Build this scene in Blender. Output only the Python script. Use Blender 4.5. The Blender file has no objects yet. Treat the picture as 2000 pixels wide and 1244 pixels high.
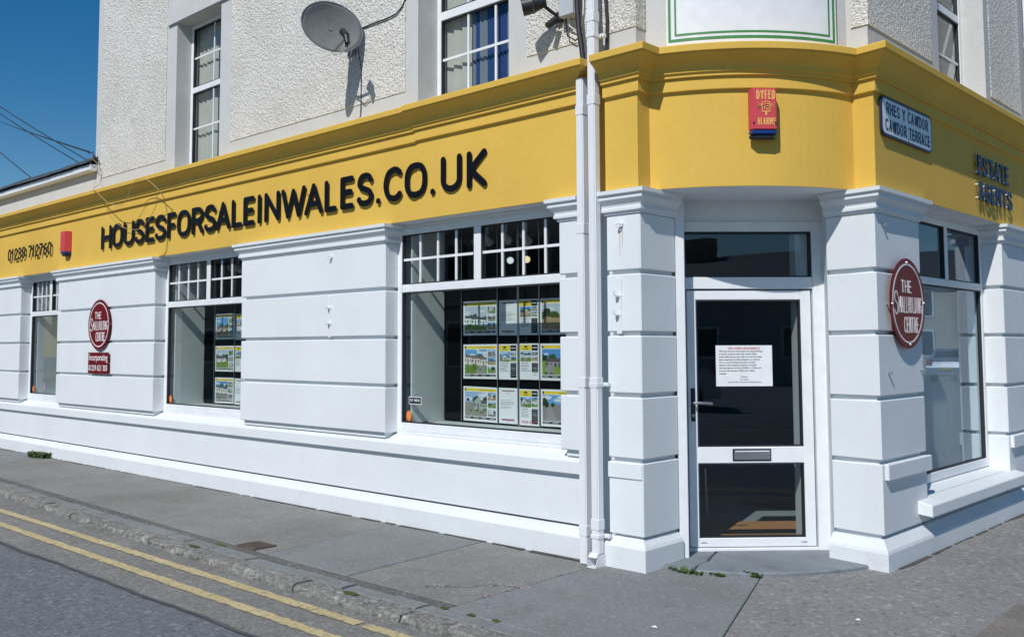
import bpy, bmesh, math, random
from mathutils import Vector, Matrix
random.seed(11)
SC = bpy.context.scene
COL = SC.collection
R = math.radians

# ---------------------------------------------------------------- camera
YAW, PITCH, ROLL = R(-43.188), R(3.971), R(-0.233)
fw = Vector((math.sin(YAW), math.cos(YAW), 0)); rt = Vector((math.cos(YAW), -math.sin(YAW), 0)); up = Vector((0, 0, 1))
f2 = fw * math.cos(PITCH) + up * math.sin(PITCH); u2 = up * math.cos(PITCH) - fw * math.sin(PITCH)
r3 = rt * math.cos(ROLL) + u2 * math.sin(ROLL); u3 = u2 * math.cos(ROLL) - rt * math.sin(ROLL)
cd = bpy.data.cameras.new('camera'); cam = bpy.data.objects.new('camera', cd); COL.objects.link(cam)
mw = Matrix.Identity(4)
for i in range(3):
    mw[i][0] = r3[i]; mw[i][1] = u3[i]; mw[i][2] = -f2[i]
mw[0][3], mw[1][3], mw[2][3] = 0, 0, 1.55
cam.matrix_world = mw
cd.sensor_width = 36; cd.lens = 1860.8 / 2000 * 36; cd.shift_y = -73.34 / 2000
cd.clip_start = 0.05; cd.clip_end = 2000
SC.camera = cam

# ---------------------------------------------------------------- sky, sun, exposure
EL, AZ = R(44.0), R(17.0)          # sun elevation, angle from the -Y direction towards +X
SUNV = Vector((math.sin(AZ) * math.cos(EL), -math.cos(AZ) * math.cos(EL), math.sin(EL)))
W = bpy.data.worlds.new('World'); SC.world = W; W.use_nodes = True
nt = W.node_tree; bg = nt.nodes['Background']
sky = nt.nodes.new('ShaderNodeTexSky'); sky.sky_type = 'NISHITA'; sky.sun_disc = False
sky.sun_elevation = EL; sky.sun_rotation = math.atan2(SUNV.x, SUNV.y)
sky.altitude = 0; sky.air_density = 1.0; sky.dust_density = 0.0; sky.ozone_density = 2.5
hs = nt.nodes.new('ShaderNodeHueSaturation'); hs.inputs['Saturation'].default_value = 1.45
nt.links.new(sky.outputs[0], hs.inputs['Color']); nt.links.new(hs.outputs[0], bg.inputs[0]); bg.inputs[1].default_value = 0.077
sd = bpy.data.lights.new('sun', 'SUN'); sd.energy = 3.72; sd.angle = R(0.53); sd.color = (1.0, 0.965, 0.915)
sun = bpy.data.objects.new('sun', sd); COL.objects.link(sun)
sun.rotation_euler = SUNV.to_track_quat('Z', 'Y').to_euler(); sun.location = (5, -10, 20)
SC.view_settings.view_transform = 'Standard'; SC.view_settings.look = 'None'
SC.view_settings.exposure = 0.0; SC.view_settings.gamma = 1.0; SC.view_settings.use_curve_mapping = False
SC.render.engine = 'CYCLES'
SC.cycles.max_bounces = 6; SC.cycles.diffuse_bounces = 3; SC.cycles.glossy_bounces = 2; SC.cycles.transparent_max_bounces = 8
SC.render.resolution_x = 1024; SC.render.resolution_y = 636

# ---------------------------------------------------------------- materials
def newmat(name):
    m = bpy.data.materials.new(name); m.use_nodes = True
    return m, m.node_tree, m.node_tree.nodes['Principled BSDF']

def ramp(nt, src, stops):
    r = nt.nodes.new('ShaderNodeValToRGB'); nt.links.new(src, r.inputs[0])
    e = r.color_ramp.elements
    while len(e) < len(stops): e.new(0.5)
    for k, (p, c) in enumerate(stops):
        e[k].position = p; e[k].color = (*c, 1) if len(c) == 3 else c
    return r

def noise(nt, scale, detail=3, rough=0.55, vec=None, dist=0.0):
    n = nt.nodes.new('ShaderNodeTexNoise'); n.inputs['Scale'].default_value = scale
    n.inputs['Detail'].default_value = detail; n.inputs['Roughness'].default_value = rough
    n.inputs['Distortion'].default_value = dist
    if vec is None:
        tc = nt.nodes.get('TC') or nt.nodes.new('ShaderNodeTexCoord'); tc.name = 'TC'; vec = tc.outputs['Object']
    nt.links.new(vec, n.inputs['Vector'])
    return n

def mixc(nt, a, b, fac, mode='MIX'):
    x = nt.nodes.new('ShaderNodeMix'); x.data_type = 'RGBA'; x.blend_type = mode
    for s, v in ((x.inputs['Factor'], fac), (x.inputs[6], a), (x.inputs[7], b)):
        if hasattr(v, 'is_linked'): nt.links.new(v, s)
        elif isinstance(v, (int, float)): s.default_value = v
        else: s.default_value = (*v, 1)
    return x.outputs[2]

def sc(c, k): return tuple(min(1, x * k) for x in c)

def surf(name, col, rough=0.6, var=0.06, scale=3.0, speck=0.0, sscale=120, bump=0.0, bscale=60, bdist=0.004,
         metal=0.0, spec=0.5, stains=None, bdetail=3, streak=0.0):
    m, nt, b = newmat(name)
    n = noise(nt, scale, 3, 0.6)
    base = ramp(nt, n.outputs[0], [(0.3, sc(col, 1 - var)), (0.7, sc(col, 1 + var))]).outputs[0]
    if speck:
        n2 = noise(nt, sscale, 2, 0.7)
        s = ramp(nt, n2.outputs[0], [(0.35, (1 - speck,) * 3), (0.65, (1 + speck,) * 3)])
        base = mixc(nt, base, s.outputs[0], 1.0, 'MULTIPLY')
    if streak:
        mp = nt.nodes.new('ShaderNodeMapping'); mp.inputs['Scale'].default_value = (3.0, 3.0, 0.5); nt.links.new(nt.nodes['TC'].outputs['Object'], mp.inputs['Vector'])
        n5 = noise(nt, 1.0, 5, 0.6, mp.outputs[0]); s5 = ramp(nt, n5.outputs[0], [(0.35, (1 - streak,) * 3), (0.62, (1 + streak * .4,) * 3)]); base = mixc(nt, base, s5.outputs[0], 1.0, 'MULTIPLY')
    for st in stains or []:
        n3 = noise(nt, st[0], 4, 0.65, dist=0.4)
        k = ramp(nt, n3.outputs[0], [(st[1], (0, 0, 0)), (st[2], (1, 1, 1))])
        mm = nt.nodes.new('ShaderNodeMath'); mm.operation = 'MULTIPLY'; mm.inputs[1].default_value = st[4]
        nt.links.new(k.outputs[0], mm.inputs[0])
        base = mixc(nt, base, st[3], mm.outputs[0])
    nt.links.new(base, b.inputs['Base Color'])
    b.inputs['Roughness'].default_value = rough; b.inputs['Metallic'].default_value = metal
    b.inputs['Specular IOR Level'].default_value = spec
    if bump:
        nb = noise(nt, bscale, bdetail, 0.6)
        bp = nt.nodes.new('ShaderNodeBump'); bp.inputs['Strength'].default_value = bump; bp.inputs['Distance'].default_value = bdist
        nt.links.new(nb.outputs[0], bp.inputs['Height']); nt.links.new(bp.outputs[0], b.inputs['Normal'])
    return m

def flat(name, col, rough=0.5, metal=0.0, spec=0.5, emit=None, es=0):
    m, nt, b = newmat(name)
    n = noise(nt, 9.0, 3)
    base = ramp(nt, n.outputs[0], [(0.3, sc(col, 0.95)), (0.7, sc(col, 1.04))]).outputs[0]
    nt.links.new(base, b.inputs['Base Color'])
    b.inputs['Roughness'].default_value = rough; b.inputs['Metallic'].default_value = metal; b.inputs['Specular IOR Level'].default_value = spec
    if emit:
        b.inputs['Emission Color'].default_value = (*emit, 1); b.inputs['Emission Strength'].default_value = es
    return m

M = {}
M['white'] = surf('white_masonry_paint', (0.745, 0.785, 0.805), 0.7, 0.03, 1.7, 0.02, 60, 0.25, 18, 0.004,
                  stains=[(5.5, 0.62, 0.80, (0.62, 0.63, 0.62), 0.25), (22, 0.70, 0.80, (0.50, 0.49, 0.46), 0.25)], streak=0.010)
M['plinth'] = surf('splashed_white_paint', (0.725, 0.765, 0.785), 0.75, 0.03, 1.7, 0.03, 60, 0.3, 18, 0.005,
                   stains=[(2.4, 0.52, 0.78, (0.62, 0.64, 0.64), 0.45), (9, 0.60, 0.76, (0.50, 0.49, 0.46), 0.30), (40, 0.68, 0.74, (0.33, 0.31, 0.28), 0.5)], streak=0.022)
M['yellow'] = surf('yellow_masonry_paint', (0.725, 0.468, 0.09), 0.7, 0.045, 1.3, 0.02, 50, 0.3, 14, 0.006, spec=0.18,
                   stains=[(3.0, 0.62, 0.85, (0.64, 0.43, 0.12), 0.35), (30, 0.70, 0.80, (0.55, 0.36, 0.08), 0.3), (9, 0.64, 0.76, (0.82, 0.56, 0.14), 0.35)], streak=0.02)
M['upvc'] = flat('white_plastic', (0.795, 0.825, 0.845), 0.35)
M['pipe'] = surf('white_pipe_plastic', (0.78, 0.80, 0.83), 0.4, 0.03, 3, stains=[(9, 0.62, 0.8, (0.52, 0.51, 0.48), 0.35)])
M['render'] = surf('smooth_cement_render', (0.575, 0.58, 0.572), 0.8, 0.05, 2.2, 0.05, 90, 0.4, 45, 0.004,
                   stains=[(2.2, 0.55, 0.8, (0.44, 0.43, 0.40), 0.5), (40, 0.66, 0.74, (0.18, 0.18, 0.17), 0.55)])
M['dark'] = flat('dark_plastic', (0.018, 0.020, 0.024), 0.45)
M['rubber'] = flat('black_gasket', (0.02, 0.022, 0.026), 0.6)
M['slate'] = surf('slate', (0.085, 0.095, 0.105), 0.6, 0.15, 4, 0.1, 60, 0.5, 20, 0.01)
M['steel'] = flat('brushed_steel', (0.55, 0.56, 0.58), 0.3, 0.9)
M['letter'] = flat('black_acrylic', (0.006, 0.006, 0.009), 0.35, spec=0.22)
M['blue_letter'] = flat('navy_acrylic', (0.007, 0.022, 0.080), 0.35, spec=0.25)
M['maroon'] = flat('maroon_acrylic', (0.15, 0.004, 0.012), 0.3, spec=0.12)
M['paper'] = flat('white_paper', (0.80, 0.82, 0.84), 0.5)
M['ink'] = flat('black_ink', (0.02, 0.02, 0.03), 0.6)
M['redink'] = flat('red_ink', (0.55, 0.03, 0.04), 0.6)
M['signwhite'] = flat('white_sign_enamel', (0.80, 0.82, 0.85), 0.3)
M['signnavy'] = flat('navy_sign_enamel', (0.012, 0.020, 0.055), 0.35)
M['green'] = flat('green_paint', (0.06, 0.24, 0.07), 0.4)
M['red'] = flat('red_plastic', (0.62, 0.065, 0.085), 0.45)
M['blue'] = flat('blue_plastic', (0.012, 0.045, 0.22), 0.25)
M['gold'] = flat('gold_print', (0.80, 0.42, 0.12), 0.5)
M['lite'] = flat('white_letter_vinyl', (0.85, 0.80, 0.80), 0.5)
M['orange'] = flat('orange_sticker', (0.72, 0.17, 0.03), 0.5)
M['purple'] = flat('purple_sticker', (0.30, 0.22, 0.60), 0.5)
M['room'] = flat('grey_room_paint', (0.42, 0.46, 0.50), 0.8)
M['ceil'] = flat('ceiling_paint', (0.70, 0.72, 0.73), 0.85)
M['panel'] = flat('white_display_panel', (0.62, 0.66, 0.66), 0.6)
M['board'] = flat('black_display_board', (0.004, 0.005, 0.006), 0.6, spec=0.05)
M['carpet'] = surf('grey_carpet', (0.22, 0.25, 0.25), 0.95, 0.06, 3, 0.1, 300)
M['coir'] = surf('coir_mat', (0.42, 0.20, 0.065), 0.95, 0.1, 10, 0.25, 260, 0.8, 200, 0.006)
M['wood'] = surf('brown_desk_wood', (0.16, 0.07, 0.03), 0.5, 0.15, 5)
M['fabric'] = flat('black_chair_fabric', (0.012, 0.013, 0.017), 0.9)
M['dish'] = surf('grey_dish_metal', (0.20, 0.215, 0.225), 0.5, 0.08, 9, stains=[(14, 0.55, 0.75, (0.12, 0.12, 0.11), 0.5)])
M['boxgrey'] = flat('grey_box_plastic', (0.50, 0.53, 0.55), 0.5)
M['cable'] = flat('black_cable', (0.02, 0.02, 0.022), 0.6)
M['cablecream'] = flat('cream_cable', (0.44, 0.35, 0.14), 0.6)
M['cablewhite'] = flat('white_cable', (0.7, 0.7, 0.68), 0.6)
M['blind'] = flat('beige_blind_fabric', (0.55, 0.53, 0.48), 0.8)
M['bluecurtain'] = flat('blue_curtain_fabric', (0.012, 0.045, 0.19), 0.8)
M['net'] = flat('white_net_curtain', (0.62, 0.62, 0.60), 0.9)
M['iron'] = surf('rusty_cast_iron', (0.12, 0.085, 0.068), 0.75, 0.25, 20, 0.2, 150, 0.5, 120, 0.003)
M['weed'] = surf('weed_leaf', (0.075, 0.125, 0.030), 0.7, 0.5, 25)
M['moss'] = surf('moss', (0.075, 0.10, 0.015), 0.95, 0.3, 60, 0.3, 400, 0.8, 200, 0.01)
M['step'] = surf('worn_slate_step', (0.20, 0.228, 0.25), 0.7, 0.12, 3, 0.08, 50, 0.5, 30, 0.006, stains=[(4, 0.55, 0.7, (0.10, 0.105, 0.11), 0.6)])
def ground(name, col, var, speck, sscale, fleck, bump, patches):
    m, nt, b = newmat(name)
    base = ramp(nt, noise(nt, 1.1, 4, 0.65).outputs[0], [(0.3, sc(col, 1 - var)), (0.7, sc(col, 1 + var))]).outputs[0]
    for s0, lo, hi, c, k in patches:
        q = ramp(nt, noise(nt, s0, 4, 0.62, dist=0.5).outputs[0], [(lo, (0, 0, 0)), (hi, (k, k, k))]); base = mixc(nt, base, c, q.outputs[0])
    for s0, amt in ((sscale, speck), (sscale * 0.38, speck * 0.7), (sscale * 2.3, speck * 0.8)):
        n2 = noise(nt, s0, 1, 0.75); q = ramp(nt, n2.outputs[0], [(0.36, (1 - amt,) * 3), (0.64, (1 + amt,) * 3)]); base = mixc(nt, base, q.outputs[0], 1.0, 'MULTIPLY')
    v = nt.nodes.new('ShaderNodeTexVoronoi'); v.inputs['Scale'].default_value = sscale * 0.55; nt.links.new(nt.nodes['TC'].outputs['Object'], v.inputs['Vector'])
    sep = nt.nodes.new('ShaderNodeSeparateColor'); nt.links.new(v.outputs['Color'], sep.inputs[0])
    q = ramp(nt, sep.outputs[0], [(0.90, (0, 0, 0)), (0.97, (fleck,) * 3)]); base = mixc(nt, base, sc(col, 2.1), q.outputs[0])
    q = ramp(nt, sep.outputs[1], [(0.90, (0, 0, 0)), (0.97, (fleck,) * 3)]); base = mixc(nt, base, sc(col, 0.35), q.outputs[0])
    v2 = nt.nodes.new('ShaderNodeTexVoronoi'); v2.inputs['Scale'].default_value = 2.6; nt.links.new(nt.nodes['TC'].outputs['Object'], v2.inputs['Vector'])
    q = ramp(nt, v2.outputs['Distance'], [(0.028, (.55,) * 3), (0.050, (0, 0, 0))]); base = mixc(nt, base, sc(col, 0.62), q.outputs[0])
    nt.links.new(base, b.inputs['Base Color']); b.inputs['Roughness'].default_value = 0.92; b.inputs['Specular IOR Level'].default_value = 0.25
    nb = noise(nt, sscale * 0.8, 3, 0.7); bp = nt.nodes.new('ShaderNodeBump'); bp.inputs['Strength'].default_value = 1.0; bp.inputs['Distance'].default_value = bump
    nt.links.new(nb.outputs[0], bp.inputs['Height']); nt.links.new(bp.outputs[0], b.inputs['Normal'])
    return m
M['concrete'] = ground('pavement_concrete', (0.240, 0.240, 0.229), 0.09, 0.11, 95, 0.22, 0.005, [(0.9, 0.48, 0.66, (0.195, 0.188, 0.172), 0.8), (3.1, 0.52, 0.70, (0.195, 0.190, 0.176), 0.7), (6, 0.60, 0.72, (0.28, 0.28, 0.27), 0.4)])
M['concrete2'] = ground('newer_pavement_concrete', (0.220, 0.234, 0.236), 0.07, 0.09, 105, 0.25, 0.004, [(1.2, 0.50, 0.68, (0.188, 0.192, 0.186), 0.8), (4.2, 0.54, 0.70, (0.19, 0.194, 0.188), 0.6), (9, 0.62, 0.74, (0.25, 0.255, 0.25), 0.3)])
M['tarmac'] = ground('worn_pavement_tarmac', (0.242, 0.240, 0.236), 0.10, 0.15, 62, 0.38, 0.008, [(1.3, 0.50, 0.72, (0.265, 0.26, 0.245), 0.6), (5, 0.60, 0.72, (0.18, 0.175, 0.165), 0.5)])
M['strip'] = ground('dark_tarmac_strip', (0.150, 0.148, 0.140), 0.15, 0.24, 85, 0.5, 0.012, [])
M['kerb'] = ground('kerb_stone', (0.225, 0.220, 0.206), 0.14, 0.22, 50, 0.6, 0.014, [(9, 0.54, 0.68, (0.31, 0.30, 0.28), 0.6), (4, 0.58, 0.70, (0.155, 0.15, 0.14), 0.6)])
M['oldroad'] = ground('old_gutter_tarmac', (0.215, 0.212, 0.200), 0.12, 0.16, 75, 0.35, 0.007, [(2.6, 0.54, 0.74, (0.165, 0.162, 0.155), 0.6), (8, 0.62, 0.74, (0.27, 0.26, 0.24), 0.5)])
M['road'] = ground('newer_road_tarmac', (0.155, 0.171, 0.186), 0.07, 0.18, 70, 0.45, 0.008, [(2, 0.55, 0.75, (0.135, 0.152, 0.17), 0.6)])
M['seam'] = surf('bitumen_seam', (0.080, 0.084, 0.090), 0.8, 0.15, 6, 0.2, 120)
M['cover'] = surf('brown_access_cover', (0.205, 0.185, 0.160), 0.9, 0.2, 5, 0.25, 90, 0.9, 40, 0.012)
M['car'] = flat('silver_car_paint', (0.52, 0.54, 0.56), 0.25, 0.7)
M['redlens'] = flat('red_lamp_lens', (0.5, 0.02, 0.02), 0.15)
M['tyre'] = flat('tyre_rubber', (0.02, 0.02, 0.02), 0.8)
M['plate'] = flat('yellow_number_plate', (0.62, 0.45, 0.06), 0.4)
M['cottage'] = surf('cream_cottage_render', (0.55, 0.50, 0.40), 0.8, 0.06, 1.5)
M['greycottage'] = surf('grey_cottage_render', (0.30, 0.30, 0.29), 0.8, 0.08, 1.5)
M['brick'] = surf('chimney_brick', (0.22, 0.13, 0.09), 0.9, 0.2, 6)
M['lamp'] = flat('lit_lamp_face', (1, 0.8, 0.5), 0.5, emit=(1.0, 0.78, 0.45), es=1.1)
M['lampw'] = flat('lit_cool_lamp_face', (1, 1, 1), 0.5, emit=(0.85, 0.95, 1.0), es=0.9)

def roughcast():
    m, nt, b = newmat('roughcast_render')
    n = noise(nt, 1.4, 5, 0.6)
    base = ramp(nt, n.outputs[0], [(0.3, (0.75, 0.73, 0.675)), (0.7, (0.86, 0.835, 0.78))]).outputs[0]
    n3 = noise(nt, 46, 3, 0.6)
    k = ramp(nt, n3.outputs[0], [(0.58, (0, 0, 0)), (0.72, (.8, .8, .8))])
    base = mixc(nt, base, (0.38, 0.37, 0.34), k.outputs[0])
    k2 = ramp(nt, noise(nt, 1.7, 5, 0.6, dist=0.6).outputs[0], [(0.50, (0, 0, 0)), (0.72, (.35, .35, .35))]); base = mixc(nt, base, (0.60, 0.57, 0.50), k2.outputs[0])
    nt.links.new(base, b.inputs['Base Color']); b.inputs['Roughness'].default_value = 0.9
    nb = noise(nt, 36, 2.5, 0.6, dist=0.7); nb2 = noise(nt, 85, 2, 0.5)
    a = nt.nodes.new('ShaderNodeMath'); a.operation = 'MULTIPLY_ADD'; a.inputs[1].default_value = 0.35
    nt.links.new(nb2.outputs[0], a.inputs[0]); nt.links.new(nb.outputs[0], a.inputs[2])
    bp = nt.nodes.new('ShaderNodeBump'); bp.inputs['Strength'].default_value = 1.0; bp.inputs['Distance'].default_value = 0.036
    nt.links.new(a.outputs[0], bp.inputs['Height']); nt.links.new(bp.outputs[0], b.inputs['Normal'])
    return m
M['rough'] = roughcast()

def glassmat(name, tint, ior, coat=(1, 1, 1)):
    m = bpy.data.materials.new(name); m.use_nodes = True; nt = m.node_tree
    for n in list(nt.nodes): nt.nodes.remove(n)
    o = nt.nodes.new('ShaderNodeOutputMaterial'); mx = nt.nodes.new('ShaderNodeMixShader')
    tr = nt.nodes.new('ShaderNodeBsdfTransparent'); tr.inputs[0].default_value = (*tint, 1)
    gl = nt.nodes.new('ShaderNodeBsdfGlossy'); gl.inputs['Roughness'].default_value = 0.0; gl.inputs[0].default_value = (*coat, 1)
    lw = nt.nodes.new('ShaderNodeLayerWeight'); lw.inputs['Blend'].default_value = 0.5
    pw = nt.nodes.new('ShaderNodeMath'); pw.operation = 'POWER'; pw.inputs[1].default_value = 4.5; nt.links.new(lw.outputs['Facing'], pw.inputs[0])
    fr = nt.nodes.new('ShaderNodeMath'); fr.operation = 'MULTIPLY_ADD'; fr.inputs[1].default_value = 0.90; fr.inputs[2].default_value = ior; nt.links.new(pw.outputs[0], fr.inputs[0])
    nz = noise(nt, 1.3, 1, 0.4); bp = nt.nodes.new('ShaderNodeBump'); bp.inputs['Strength'].default_value = 0.05; bp.inputs['Distance'].default_value = 0.02
    nt.links.new(nz.outputs[0], bp.inputs['Height']); nt.links.new(bp.outputs[0], gl.inputs['Normal'])
    nt.links.new(fr.outputs[0], mx.inputs[0]); nt.links.new(tr.outputs[0], mx.inputs[1]); nt.links.new(gl.outputs[0], mx.inputs[2])
    nt.links.new(mx.outputs[0], o.inputs[0])
    return m
M['glass'] = glassmat('window_glass', (0.82, 0.87, 0.86), 0.042)
M['glass2'] = glassmat('coated_door_glass', (0.82, 0.88, 0.90), 0.085, (0.72, 0.86, 1.0))

def linepaint():
    m, nt, b = newmat('worn_yellow_line_paint')
    n = noise(nt, 2.2, 5); base = ramp(nt, n.outputs[0], [(0.3, (0.50, 0.41, 0.20)), (0.7, (0.62, 0.52, 0.28))]).outputs[0]
    n2 = noise(nt, 26, 5, 0.7); k = ramp(nt, n2.outputs[0], [(0.50, (0, 0, 0)), (0.66, (1, 1, 1))])
    base = mixc(nt, base, (0.27, 0.245, 0.19), k.outputs[0])
    n4 = noise(nt, 140, 2, 0.7); k4 = ramp(nt, n4.outputs[0], [(0.36, (0.75,) * 3), (0.64, (1.2,) * 3)])
    base = mixc(nt, base, k4.outputs[0], 1.0, 'MULTIPLY')
    nt.links.new(base, b.inputs['Base Color']); b.inputs['Roughness'].default_value = 0.85
    bp = nt.nodes.new('ShaderNodeBump'); bp.inputs['Strength'].default_value = 0.7; bp.inputs['Distance'].default_value = 0.006
    nt.links.new(n4.outputs[0], bp.inputs['Height']); nt.links.new(bp.outputs[0], b.inputs['Normal'])
    return m
M['line'] = linepaint()
M['rust'] = flat('rust_stain', (0.60, 0.56, 0.47), 0.8)
M['dirt'] = surf('pavement_edge_dirt', (0.085, 0.078, 0.066), 0.95, 0.3, 14, 0.2, 120)
M['blindgrey'] = flat('grey_blind_fabric', (0.20, 0.23, 0.28), 0.8)

def printmat():
    m, nt, b = newmat('printed_card')
    a = nt.nodes.new('ShaderNodeAttribute'); a.attribute_name = 'Col'
    nt.links.new(a.outputs['Color'], b.inputs['Base Color']); b.inputs['Roughness'].default_value = 0.35
    return m
M['print'] = printmat()

# ---------------------------------------------------------------- builders
def link(o, parent=None):
    COL.objects.link(o)
    if parent is not None:
        o.parent = parent
        if parent.type == 'EMPTY': o.matrix_parent_inverse = Matrix.Translation(-parent.location)
    return o

def thing(name, label, cat, loc, group=None):
    o = bpy.data.objects.new(name, None); COL.objects.link(o); o.location = loc; o.empty_display_size = 0.1
    return tag(o, label, cat, group)

def tag(o, label=None, cat=None, group=None, kind=None):
    if label: o['label'] = label
    if cat: o['category'] = cat
    if group: o['group'] = group
    if kind: o['kind'] = kind
    return o

class Fr:
    def __init__(s, o, u):
        s.o = Vector((o[0], o[1], 0)); s.u = Vector((u[0], u[1], 0)).normalized(); s.n = Vector((s.u.y, -s.u.x, 0))
    def P(s, u, d, z): return s.o + s.u * u + s.n * d + Vector((0, 0, z))
FA = Fr((0, 5.5), (1, 0))            # long street front: u = X, d towards the street
FC = Fr((-2.72, 0), (0, 1))          # side front: u = Y
FD = Fr((-3.665, 6.544), (1, 1))     # corner door

class MB:
    def __init__(s): s.v = []; s.f = []; s.m = []
    def add(s, vs, fs, mi=0):
        b = len(s.v); s.v += [tuple(v) for v in vs]; s.f += [tuple(i + b for i in f) for f in fs]; s.m += [mi] * len(fs); return s
    def box(s, F, u0, u1, d0, d1, z0, z1, mi=0):
        vs = [F.P(u, d, z) for z in (z0, z1) for d in (d0, d1) for u in (u0, u1)]
        return s.add(vs, [(0, 1, 3, 2), (4, 6, 7, 5), (0, 4, 5, 1), (2, 3, 7, 6), (0, 2, 6, 4), (1, 5, 7, 3)], mi)
    def sheet(s, F, u0, u1, d, z0, z1, mi=0): return s.add([F.P(u0, d, z0), F.P(u1, d, z0), F.P(u1, d, z1), F.P(u0, d, z1)], [(0, 1, 2, 3)], mi)
    def wbox(s, x0, x1, y0, y1, z0, z1, mi=0):
        vs = [(x, y, z) for z in (z0, z1) for y in (y0, y1) for x in (x0, x1)]
        return s.add(vs, [(0, 1, 3, 2), (4, 6, 7, 5), (0, 4, 5, 1), (2, 3, 7, 6), (0, 2, 6, 4), (1, 5, 7, 3)], mi)
    def prism(s, poly, z0, z1, mi=0):
        n = len(poly)
        vs = [(x, y, z0) for x, y in poly] + [(x, y, z1) for x, y in poly]
        return s.add(vs, [tuple(range(n))[::-1], tuple(range(n, 2 * n))] + [(i, (i + 1) % n, n + (i + 1) % n, n + i) for i in range(n)], mi)
    def sweep(s, path, prof, mi=0, caps=True):
        n = len(path); k = len(prof); vs = []
        P = [Vector((p[0], p[1])) for p in path]
        for i in range(n):
            ns = []
            if i > 0: t = (P[i] - P[i - 1]).normalized(); ns.append(Vector((t.y, -t.x)))
            if i < n - 1: t = (P[i + 1] - P[i]).normalized(); ns.append(Vector((t.y, -t.x)))
            m = ns[0] if len(ns) == 1 else (ns[0] + ns[1]) / max(0.25, 1 + ns[0].dot(ns[1]))
            for d, z in prof: vs.append((P[i].x + m.x * d, P[i].y + m.y * d, z))
        fs = []
        for i in range(n - 1):
            for j in range(k):
                a, b = i * k + j, i * k + (j + 1) % k
                fs.append((a, b, b + k, a + k))
        if caps: fs += [tuple(range(k)), tuple(range((n - 1) * k, n * k))]
        return s.add(vs, fs, mi)
    def tube(s, pts, r, seg=6, mi=0):
        pts = [Vector(p) for p in pts]; n = len(pts); vs = []
        ref = Vector((0.13, 0.21, 0.97))
        for i in range(n):
            t = (pts[min(i + 1, n - 1)] - pts[max(i - 1, 0)]).normalized()
            a = t.cross(ref); a = a.normalized() if a.length > 1e-4 else Vector((1, 0, 0)); b = t.cross(a)
            for q in range(seg):
                w = 2 * math.pi * q / seg; vs.append(pts[i] + (a * math.cos(w) + b * math.sin(w)) * r)
        fs = [(i * seg + q, i * seg + (q + 1) % seg, (i + 1) * seg + (q + 1) % seg, (i + 1) * seg + q) for i in range(n - 1) for q in range(seg)]
        fs += [tuple(range(seg)), tuple(range((n - 1) * seg, n * seg))]
        return s.add(vs, fs, mi)
    def cyl(s, a, b, r0, r1=None, seg=16, mi=0):
        a, b = Vector(a), Vector(b); r1 = r0 if r1 is None else r1
        t = (b - a).normalized(); x = t.cross(Vector((0.3, 0.5, 0.81))).normalized(); y = t.cross(x); vs = []
        for c, r in ((a, r0), (b, r1)):
            for q in range(seg):
                w = 2 * math.pi * q / seg; vs.append(c + (x * math.cos(w) + y * math.sin(w)) * r)
        return s.add(vs, [tuple(range(seg)), tuple(range(seg, 2 * seg))] + [(q, (q + 1) % seg, seg + (q + 1) % seg, seg + q) for q in range(seg)], mi)
    def build(s, name, mats, parent=None, bevel=0.0, seg=1, smooth=False, recalc=True):
        me = bpy.data.meshes.new(name); me.from_pydata(s.v, [], s.f)
        for m in (mats if isinstance(mats, (list, tuple)) else [mats]): me.materials.append(M[m])
        me.polygons.foreach_set('material_index', s.m)
        bm = bmesh.new(); bm.from_mesh(me)
        if recalc: bmesh.ops.recalc_face_normals(bm, faces=bm.faces)
        if bevel:
            es = [e for e in bm.edges if len(e.link_faces) == 2 and e.calc_face_angle(0) > 0.5]
            bmesh.ops.bevel(bm, geom=es, offset=bevel, segments=seg, affect='EDGES', clamp_overlap=True)
        if smooth:
            for f in bm.faces: f.smooth = True
        bm.to_mesh(me); bm.free()
        if smooth:
            try: me.set_sharp_from_angle(angle=R(40))
            except Exception: pass
        return link(bpy.data.objects.new(name, me), parent)

def arc3(p0, pm, p1, n):
    ax, ay = p0; bx, by = pm; cx, cy = p1
    d = 2 * (ax * (by - cy) + bx * (cy - ay) + cx * (ay - by))
    ux = ((ax * ax + ay * ay) * (by - cy) + (bx * bx + by * by) * (cy - ay) + (cx * cx + cy * cy) * (ay - by)) / d
    uy = ((ax * ax + ay * ay) * (cx - bx) + (bx * bx + by * by) * (ax - cx) + (cx * cx + cy * cy) * (bx - ax)) / d
    r = math.hypot(ax - ux, ay - uy); a0 = math.atan2(ay - uy, ax - ux); a1 = math.atan2(cy - uy, cx - ux)
    while a1 < a0: a1 += 2 * math.pi
    return [(ux + r * math.cos(a0 + (a1 - a0) * i / n), uy + r * math.sin(a0 + (a1 - a0) * i / n)) for i in range(n + 1)]

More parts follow.
